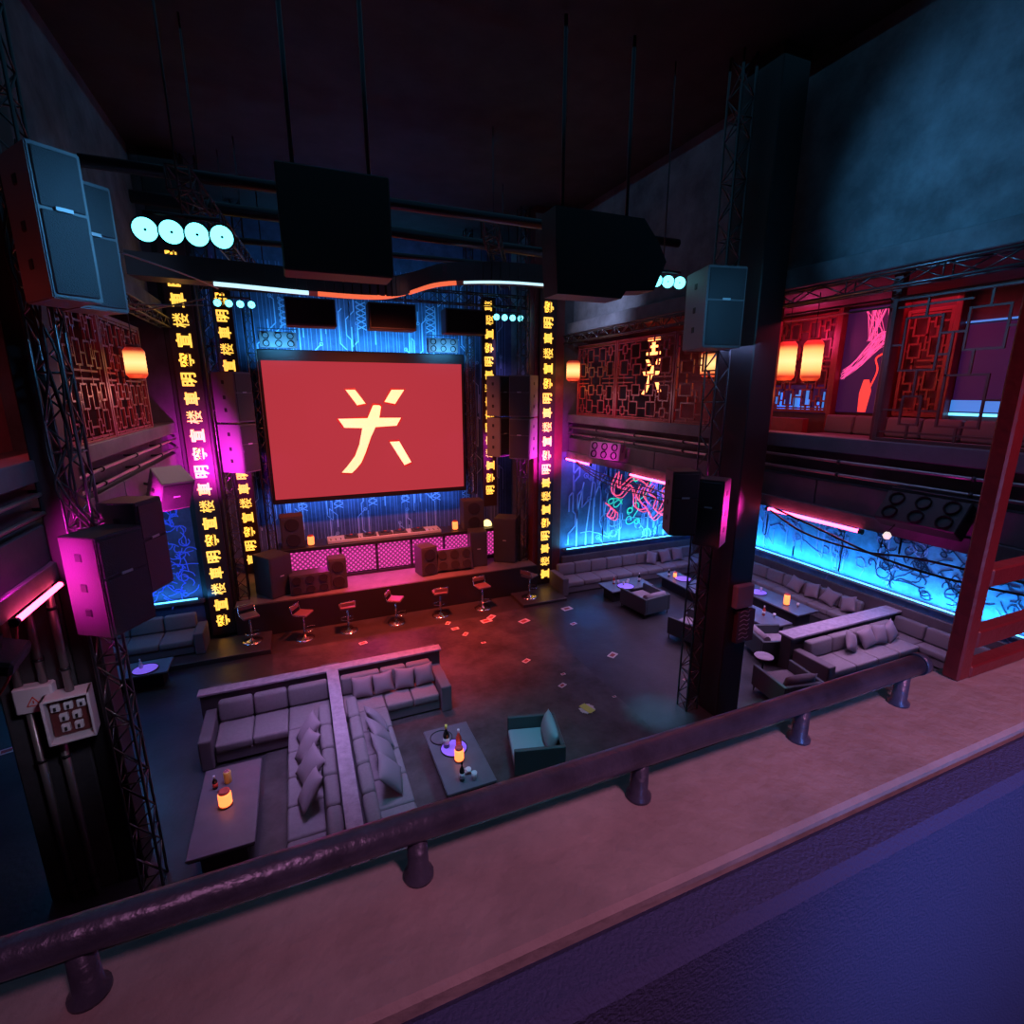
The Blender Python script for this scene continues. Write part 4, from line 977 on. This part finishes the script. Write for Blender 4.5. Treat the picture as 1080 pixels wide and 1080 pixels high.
tray('violet lit tray on the table along the right wall sofa', (13.75, 11.6, 0.456), 0.28)
glass('glass on the violet tray along the right wall sofa', (13.7, 11.75, 0.47), 0.16); glass('second glass on the violet tray along the right wall sofa', (13.9, 11.6, 0.47), 0.14)
bottle('red capped bottle at the far end of the right wall table', (13.7, 12.3, 0.456), 'bottled', 'redtxt', 0.25, 0.04); glass('glass at the far end of the right wall table', (13.95, 12.35, 0.456))
lampjar('tall glowing orange lantern on the right wall table', (13.75, 10.5, 0.456), 0.085, 0.34)
glass('glass beside the tall lantern on the right wall table', (13.95, 10.25, 0.456), 0.12)
lampjar('small glowing lantern behind the right column on the low table', (12.15, 10.75, 0.456), 0.05, 0.16)
bottle('pink bottle on the low table behind the right partition', (12.45, 10.2, 0.456), 'bottlered', 'logo', 0.3, 0.045)
glass('first glass on the low table behind the right partition', (12.2, 10.4, 0.456), 0.14, 0.05); glass('second glass on the low table behind the right partition', (12.65, 10.0, 0.456), 0.1)

# left booth
t = thing('lounge_sofa', 'grey sofa of the left booth lit blue by the wall', 'sofa', (0, 0, 0.14))
run(t, (-6.9, 14.75), 0, 3.9, 5, 1.05); armblock(t, (-2.98, 14.7, 0), (-2.74, 15.55, 0.6))
# back sofa
t = thing('lounge_sofa', 'long grey sofa against the back wall under the neon mural', 'sofa', (0, 0, 0))
run(t, (8.35, 14.85), 0, 6.2, 9, 0.98); armblock(t, (8.1, 14.75, 0), (8.34, 15.8, 0.64))
B((8.65, 15.84, 0), (15.34, 15.95, 1.05), 0.01).build('back_panel', 'panel', t)
for i, x in enumerate((12.3, 12.95, 13.55)): pillow(['leftmost', 'middle', 'rightmost'][i]+' of the three loose pillows on the back sofa', (x, 15.36, 0.7), 0.52, (R(68), R((20, -8, 5)[i]), 0), 'loose pillows on the back sofa')
# right wall sofa
t = thing('lounge_sofa', 'long grey sofa along the right wall under the graffiti', 'sofa', (0, 0, 0))
run(t, (14.6, 15.8), -90, 6.7, 10, 0.75)
B((15.36, 3.2, 0), (15.46, 15.6, 1.05), 0.01).build('back_panel', 'panel', t)
for i, y in enumerate((11.2, 10.6, 10.0, 9.4)): pillow(['farthest', 'second farthest', 'third farthest', 'nearest'][i]+' of four pillows on the right wall sofa', (15.0, y, 0.7), 0.5, (R(66), R((10, -12, 15, -20)[i]), R(-90)), 'pillows on the right wall sofa')
# right partition and booth
t = thing('booth_partition', 'low partition with a wide pale top in front of the right wall sofa', 'partition', (0, 0, 0))
B((11.1, 8.2, 0), (15.3, 8.5, 0.9), 0.01).build('panel', 'cabd', t)
B((11.05, 8.12, 0.9), (15.34, 8.56, 0.96), 0.01).build('cap', 'cap', t)
t = thing('corner_sofa', 'L shaped grey sofa in front of the right partition', 'sofa', (0, 0, 0))
run(t, (11.42, 7.22), 0, 3.3, 4, 0.94); armblock(t, (11.15, 7.18, 0), (11.4, 8.16, 0.62))
run(t, (14.72, 8.16), -90, 4.8, 6, 0.62, 'fabric_d')
for i, x in enumerate((12.75, 13.35, 13.85, 14.3)): pillow(['leftmost tilted', 'second', 'third', 'rightmost'][i]+' pillow on the sofa in front of the right partition', (x, 7.76, 0.7), 0.52, (R(66), R((28, -14, 8, -16)[i]), R((5, 0, -6, 10)[i])), 'pillows on the right booth sofa')

# armchairs
def armchair(label, loc, rz, pad='chairpad', W=1.0, D=0.95, bol=False):
    """faces local -y"""
    t = thing('armchair', label, 'armchair', loc, (0, 0, R(rz)), 'box armchairs')
    for s_ in (-1, 1): B((s_*W/2-0.05 if s_ > 0 else -W/2-0.03, -D/2, 0.14), (W/2+0.03 if s_ > 0 else -W/2+0.05, D/2, 0.66), 0.012).build('arm', 'leather', t)
    B((-W/2+0.05, D/2-0.09, 0.14), (W/2-0.05, D/2, 0.66), 0.012).build('backrest', 'leather', t)
    B((-W/2+0.05, -D/2+0.02, 0.14), (W/2-0.05, D/2-0.09, 0.26)).build('seat_frame', 'leather', t)
    mb = MB().box((-W/2+0.06, -D/2, 0.26), (W/2-0.06, D/2-0.1, 0.42), 0.04, seg=3); mb.build('seat_cushion', pad, t)
    if bol: MB().rod((-W/2+0.1, D/2-0.17, 0.64), (W/2-0.1, D/2-0.17, 0.64), 0.1, 16).build('bolster', pad, t)
    else: MB().cushion((0, D/2-0.2, 0.62), (W*0.84, 0.42, 0.22), (R(74), 0, 0), 0.4, 8).build('back_pillow', pad, t)
    for a in (-1, 1):
        for b in (-1, 1): MB().rod((a*(W/2-0.02), b*(D/2-0.05), 0), (a*(W/2-0.02), b*(D/2-0.05), 0.15), 0.015).build('leg', 'dsteel', t)
    return t
armchair('teal lit box armchair alone in the middle of the floor', (3.72, 7.72, 0.025), -110+5)
armchair('box armchair with a bolster facing the back left table', (10.05, 12.75, 0), 186, 'fabric_b', 1.0, 1.2, True)
armchair('box armchair with a bolster half hidden by the right column', (10.1, 10.5, 0), 195, 'fabric_b', 1.0, 1.1, True)
armchair('box armchair beside the low table behind the right column', (11.35, 9.0, 0), 70, 'fabric_b', 1.0, 1.0, True)
armchair('dark box armchair with a pillow near the small round table', (10.0, 7.35, 0), 170, 'fabric_d', 1.0, 1.05)
t = thing('side_table', 'small round side table beside the dark armchair', 'table', (10.25, 8.25, 0))
MB().cyl((0, 0, 0.56), 0.22, 0.03, 24).build('table_top', 'cap', t); MB().rod((0, 0, 0.02), (0, 0, 0.57), 0.025).build('stem', 'dsteel', t); MB().cyl((0, 0, 0), 0.17, 0.02, 24).build('foot', 'dsteel', t)

# bar stools
t0 = thing('bar_stool', 'leftmost of seven bar stools, under the left sign strip', 'stool', (-1.64, 15.0, 0.14), (0, 0, R(20)), 'bar stools along the stage front')
MB().lathe((0, 0, 0), [(0.27, 0), (0.27, 0.015), (0.2, 0.03), (0.05, 0.05), (0.035, 0.09)], 28).build('base', 'chrome', t0)
MB().rod((0, 0, 0.05), (0, 0, 0.74), 0.028, 12).build('post', 'chrome', t0)
MB().tube([(0.0, -0.02, 0.32), (-0.17, -0.1, 0.32), (-0.19, -0.26, 0.32), (0, -0.33, 0.32), (0.19, -0.26, 0.32), (0.17, -0.1, 0.32), (0.0, -0.02, 0.32)], 0.012, 6).build('footrest', 'chrome', t0)
MB().box((-0.22, -0.22, 0.74), (0.22, 0.2, 0.81), 0.03, seg=3).build('seat', mat('stool_seat', (0.16, 0.10, 0.11), 0.4), t0)
MB().tube([(-0.22, 0.0, 0.76), (-0.22, 0.2, 0.8), (-0.21, 0.25, 1.02), (0.21, 0.25, 1.02), (0.22, 0.2, 0.8), (0.22, 0.0, 0.76)], 0.013, 6).build('back_frame', 'chrome', t0)
MB().box((-0.2, 0.225, 0.88), (0.2, 0.265, 1.0), 0.012).build('backrest', MATS['stool_seat'], t0)
for x, z, a, lb in ((-0.27, 0.026, 60, 'second from left'), (0.95, 0.026, 182, 'third from left'), (2.37, 0.026, 62, 'middle'), (3.77, 0.026, 176, 'third from right'), (5.2, 0.026, 10, 'second from right'), (6.92, 0.10, 120, 'rightmost')):
    dup(t0, (x, 14.97 if z > 0.05 else 14.93, 0.0 if z < 0.05 else z), (0, 0, R(a)), lb+' of seven bar stools, standing before the stage')

# ------------------------------------------------------------------ litter
FL = [(4.96, 13.9, 0.34, 10, 'near the second stool from the right'), (5.2, 14.1, 0.3, 40, 'large, before the right stage stools'), (6.04, 13.43, 0.34, 20, 'by the right corner of the dance floor'), (3.81, 14.2, 0.2, 60, 'beside the third stool from the right'),
      (3.91, 13.76, 0.22, 5, 'below the third stool from the right'), (4.09, 13.3, 0.2, 50, 'in the red light before the stage'), (1.24, 13.9, 0.22, 15, 'below the third stool from the left'), (7.75, 13.79, 0.36, 8, 'pale, on the dark floor right of the sign strip'),
      (7.39, 12.72, 0.2, 15, 'small, on the dark floor right of the dance floor'), (7.42, 10.62, 0.3, 30, 'on the dark floor left of the right column'), (5.44, 9.81, 0.2, 25, 'small white, in the middle of the dance floor'), (5.7, 10.25, 0.12, 5, 'scrap right of the dance floor middle'),
      (5.11, 11.21, 0.22, 30, 'in the middle of the dance floor towards the stage'), (-5.87, 12.06, 0.3, 15, 'lower, on the blue lit floor at the left edge'), (-5.9, 12.71, 0.24, 40, 'upper, on the blue lit floor at the left edge'), (2.6, 12.3, 0.16, 5, 'behind the centre partition'),
      (8.4, 8.9, 0.1, 0, 'scrap at the foot of the right column'), (6.34, 8.92, 0.09, 0, 'tiny scrap on the near dance floor edge'), (4.4, 12.6, 0.13, 0, 'scrap below the red light')]
for x, y, s_, a, lb in FL:
    z = 0.028 if (-1.1 < x < 6.4) else 0.003
    t = thing('flyer', 'flyer '+lb, 'paper', (x, y, z), (0, 0, R(a)), 'flyers littering the floor')
    B((-s_/2, -s_*0.32, 0), (s_/2, s_*0.32, 0.006)).build('sheet', 'paper', t)
    B((-s_*0.32, -s_*0.18, 0.006), (s_*0.25, s_*0.18, 0.008)).build('print', 'print_', t)
t = thing('banknote_pile', 'small pile of pale notes lying near the teal armchair', 'paper pile', (5.5, 8.75, 0.028))
for k in range(4): B((-0.17, -0.09, 0.006*k), (0.17, 0.09, 0.006*k+0.005)).build('sheet', 'foil' if k == 3 else 'paper', t, None, (0, 0, R(k*35)))
# ------------------------------------------------------------------ parapet railing and red frame near the camera
t = thing('handrail', 'thick worn metal pipe rail on short posts along the concrete sill', 'railing', (0, 0.675, 6.24))
MB().rod((-2.7, 0, 0.096), (1.385, 0, 0.096), 0.0235, 24).build('rail', 'pipe', t)
MB().rod((1.375, 0, 0.096), (1.395, 0, 0.096), 0.027, 24).build('end_cap', 'pipe', t)
for x in (-2.03, -1.6, -1.17, -0.74, -0.31, 0.12, 0.547, 0.98, 1.33):
    p = MB().lathe((x, 0, 0), [(0.024, 0), (0.024, 0.006), (0.017, 0.012), (0.0155, 0.085)], 20).build('post', 'pipe', t)
t = thing('balcony_screen', 'red lacquered wooden screen standing on the sill at the right', 'wooden screen', (1.605, 0.69, 6.24))
B((-0.03, -0.018, 0), (0.022, 0.022, 2.4), 0.005).build('post', 'wood', t)
for z0, z1 in ((0.262, 0.312), (0.088, 0.138), (0.0, 0.035)): B((0.022, -0.02, z0), (2.6, 0.02, z1), 0.004).build('crossbar', 'wood', t)
B((0.025, -0.02, 1.6), (2.6, 0.02, 1.64), 0.004).build('crossbar', 'wood', t)
# upstairs sofa
t = thing('upstairs_sofa', 'dark red lit sofa upstairs below the violet painting', 'sofa', (0, 0, 5.6))
run(t, (11.2, 8.6), -90, 5.6, 8, 0.8, 'fabric_d')
for i, (a, b, c, d) in enumerate(((10.4, 11.0, 5.2, 6.4),)): low_table('dark low table upstairs before the sofa', a, b, c, d, 0.45, 5.6)

# ------------------------------------------------------------------ lights
MAG = (1, 0.03, 0.62); RED = (1, 0.055, 0.03)
# mural feet
area((12.1, 15.72, 1.36), (12.1, 16.2, 2.6), 190, (0.05, 0.5, 1), 6.6, 0.12)
area((15.3, 11.8, 1.36), (15.8, 11.8, 2.6), 170, (0.05, 0.45, 1), 7.6, 0.12)
area((15.3, 3.8, 1.36), (15.8, 3.8, 2.6), 200, (0.05, 0.45, 1), 8, 0.12)
area((-5.5, 15.72, 1.33), (-5.5, 16.2, 2.2), 22, (0.05, 0.4, 1), 6, 0.12)
area((9.4, 15.6, 4.6), (9.4, 16.3, 3.6), 14, (0.25, 0.15, 1), 1.2, 0.3)
# stage wall above and below the screen
area((2.6, 20.0, 8.45), (2.6, 20.7, 9.0), 130, (0.07, 0.5, 1), 7.0, 0.15)
area((2.6, 20.05, 3.0), (2.6, 20.7, 2.6), 50, (0.13, 0.33, 1), 7.0, 0.15)
for x in (-0.25, 5.3): area((x, 18.75, 8.35), (x, 19.25, 8.6), 22, (0.08, 0.5, 1), 1.0, 0.1)
# warm red wash from the front truss
spot((2.4, 13.2, 8.85), (2.6, 13.9, 0), 9500, RED, 60, 1.0, 0.3)
spot((2.6, 13.0, 8.85), (2.7, 17.8, 4.0), 2400, (1, 0.16, 0.08), 100, 0.9, 0.3)
spot((7.0, 17.6, 9.2), (8.2, 20.6, 6.5), 260, (0.45, 0.3, 0.9), 50, 1, 0.2)
spot((3.0, 18.5, 5.0), (5.5, 20.6, 3.0), 60, (1, 0.1, 0.3), 120, 1, 0.3)  # pink fill added for the lower stage wall, not from the truss
# magenta on the desk and stage
area((2.6, 16.9, 1.9), (2.6, 16.2, 0.9), 60, MAG, 4.5, 0.3)
spot((2.4, 15.5, 8.5), (2.4, 17.3, 2.1), 450, (1, 0.5, 0.8), 42, 0.8, 0.2)
# magenta pools on the sign strips and speakers
spot((-2.0, 14.2, 4.8), (-2.25, 15.9, 5.3), 1100, (1, 0.02, 0.75), 85, 1.0, 0.1)
spot((7.8, 14.2, 4.4), (7.75, 15.9, 5.1), 900, (1, 0.02, 0.75), 85, 1.0, 0.1)
spot((-3.0, 6.3, 5.1), (-2.42, 7.05, 4.95), 2000, (1, 0.02, 0.6), 90, 1.0, 0.1)
spot((-3.1, 11.0, 4.4), (-2.7, 12.1, 5.0), 900, (1, 0.02, 0.6), 70, 0.9, 0.1)
spot((8.4, 6.7, 4.7), (7.45, 7.3, 4.75), 500, (1, 0.02, 0.45), 70, 0.9, 0.1)
spot((7.4, 12.0, 4.6), (8.4, 12.8, 5.25), 260, (1, 0.02, 0.6), 50, 0.9, 0.1)
spot((7.6, 4.4, 4.3), (8.4, 4.5, 5.1), 30, (1, 0.02, 0.6), 80, 0.9, 0.1)
# lounges
area((0.3, 8.8, 7.2), (0.3, 9.6, 0), 62, (0.66, 0.4, 1), 1.6, 2.0, spread=60)
spot((3.8, 6.0, 7.2), (2.7, 7.7, 0), 1000, (0.04, 0.45, 0.7), 50, 1.0, 0.3)
spot((4.6, 9.6, 8.0), (4.6, 9.4, 0), 200, (0.1, 0.4, 0.6), 62, 1.0, 0.5)
area((11.3, 11.5, 4.6), (11.3, 11.5, 0), 130, (0.8, 0.45, 0.95), 3, 5, spread=110)
area((12.9, 7.5, 4.6), (12.9, 7.5, 0), 90, (0.8, 0.4, 0.85), 3, 2, spread=100)
point((-4.6, 13.5, 3.6), 95, (0.05, 0.35, 0.9), 0.4)
spot((7.1, 8.3, 3.0), (6.95, 8.1, 0), 420, (0.02, 0.5, 0.8), 34, 1.0, 0.1)
spot((9.2, 7.2, 2.6), (9.1, 7.1, 0), 220, (0.03, 0.6, 0.7), 30, 1.0, 0.1)
spot((8.0, 12.9, 3.4), (8.0, 13.0, 0), 260, (0.03, 0.15, 1), 30, 1.0, 0.1)
spot((-4.8, 8.5, 5.0), (-5.2, 10.5, 0), 420, (0.03, 0.4, 0.65), 90, 1.0, 0.3)
spot((6.2, 6.0, 5.6), (8.3, 7.5, 1.2), 260, (1, 0.05, 0.08), 38, 1.0, 0.2)  # red spot added on the right column in place of reddish haze
# upstairs rooms
area((10.8, 7.4, 8.6), (11.2, 7.4, 6), 70, (1, 0.05, 0.14), 2.0, 4.5)
area((10.8, 12.6, 8.6), (11.0, 12.6, 6), 12, (1, 0.05, 0.14), 2.0, 5.0)
area((10.8, 3.6, 8.6), (11.2, 3.6, 6), 22, (1, 0.06, 0.15), 2.0, 3.0)
area((-4.6, 12.0, 8.6), (-4.6, 12.0, 6), 60, (1, 0.05, 0.07), 2.0, 6.0)
spot((7.6, 13.0, 7.6), (8.9, 12.4, 7.2), 20, (1, 0.2, 0.2), 110, 1, 0.3)
# cool light on the upper walls and speakers
spot((5.4, 6.6, 9.8), (8.9, 4.6, 10.0), 600, (0.07, 0.36, 0.75), 80, 1, 0.15)
spot((6.2, 13.0, 9.8), (8.9, 13.8, 9.5), 700, (0.5, 0.6, 1), 80, 1, 0.15)
spot((5.6, 5.2, 8.4), (7.0, 7.2, 8.3), 120, (0.1, 0.45, 0.85), 55, 1, 0.15)
spot((0.2, 5.6, 8.9), (-1.9, 7.0, 8.4), 260, (0.1, 0.45, 0.9), 55, 1, 0.15)
spot((-3.4, 5.8, 7.2), (-2.4, 6.9, 8.2), 12, (1, 0.1, 0.05), 70, 1, 0.2)
spot((-1.5, 9.2, 9.3), (-2.9, 10.8, 9.25), 120, (0.45, 0.6, 1), 80, 1, 0.15)
# broad dim bluish fill added under the ceiling, not a fixture
area((3, 9, 12.4), (3, 9, 0), 80, (0.1, 0.42, 0.75), 12, 14)
# fascia grazing
area((7.9, 5.5, 7.8), (8.8, 5.5, 5.6), 26, (0.3, 0.4, 0.95), 6, 0.4)
area((7.7, 13.5, 6.8), (8.8, 13.5, 5.5), 30, (0.9, 0.45, 0.6), 4, 0.4)
area((-2.0, 12.2, 7.0), (-2.9, 12.2, 5.5), 30, (0.9, 0.5, 0.6), 5, 0.4)
spot((-1.5, 5.5, 7.2), (-2.9, 7.1, 5.95), 110, (0.3, 0.42, 0.9), 50, 1, 0.2)
point((11.7, 9.3, 8.2), 40, (1, 0.06, 0.3), 0.3)
spot((-1.6, 5.4, 5.0), (-3.1, 7.6, 2.9), 110, (0.8, 0.7, 1), 34, 1, 0.2)
# sill
spot((1.0, -1.6, 9.6), (1.3, 0.7, 6.2), 300, (1, 0.34, 0.56), 60, 1, 0.25)
spot((2.2, -0.6, 8.4), (1.7, 0.7, 6.8), 25, (1, 0.1, 0.08), 50, 1, 0.1)
spot((0.4, -1.2, 6.6), (1.5, 0.45, 6.05), 90, (0.15, 0.35, 1), 60, 1, 0.2)
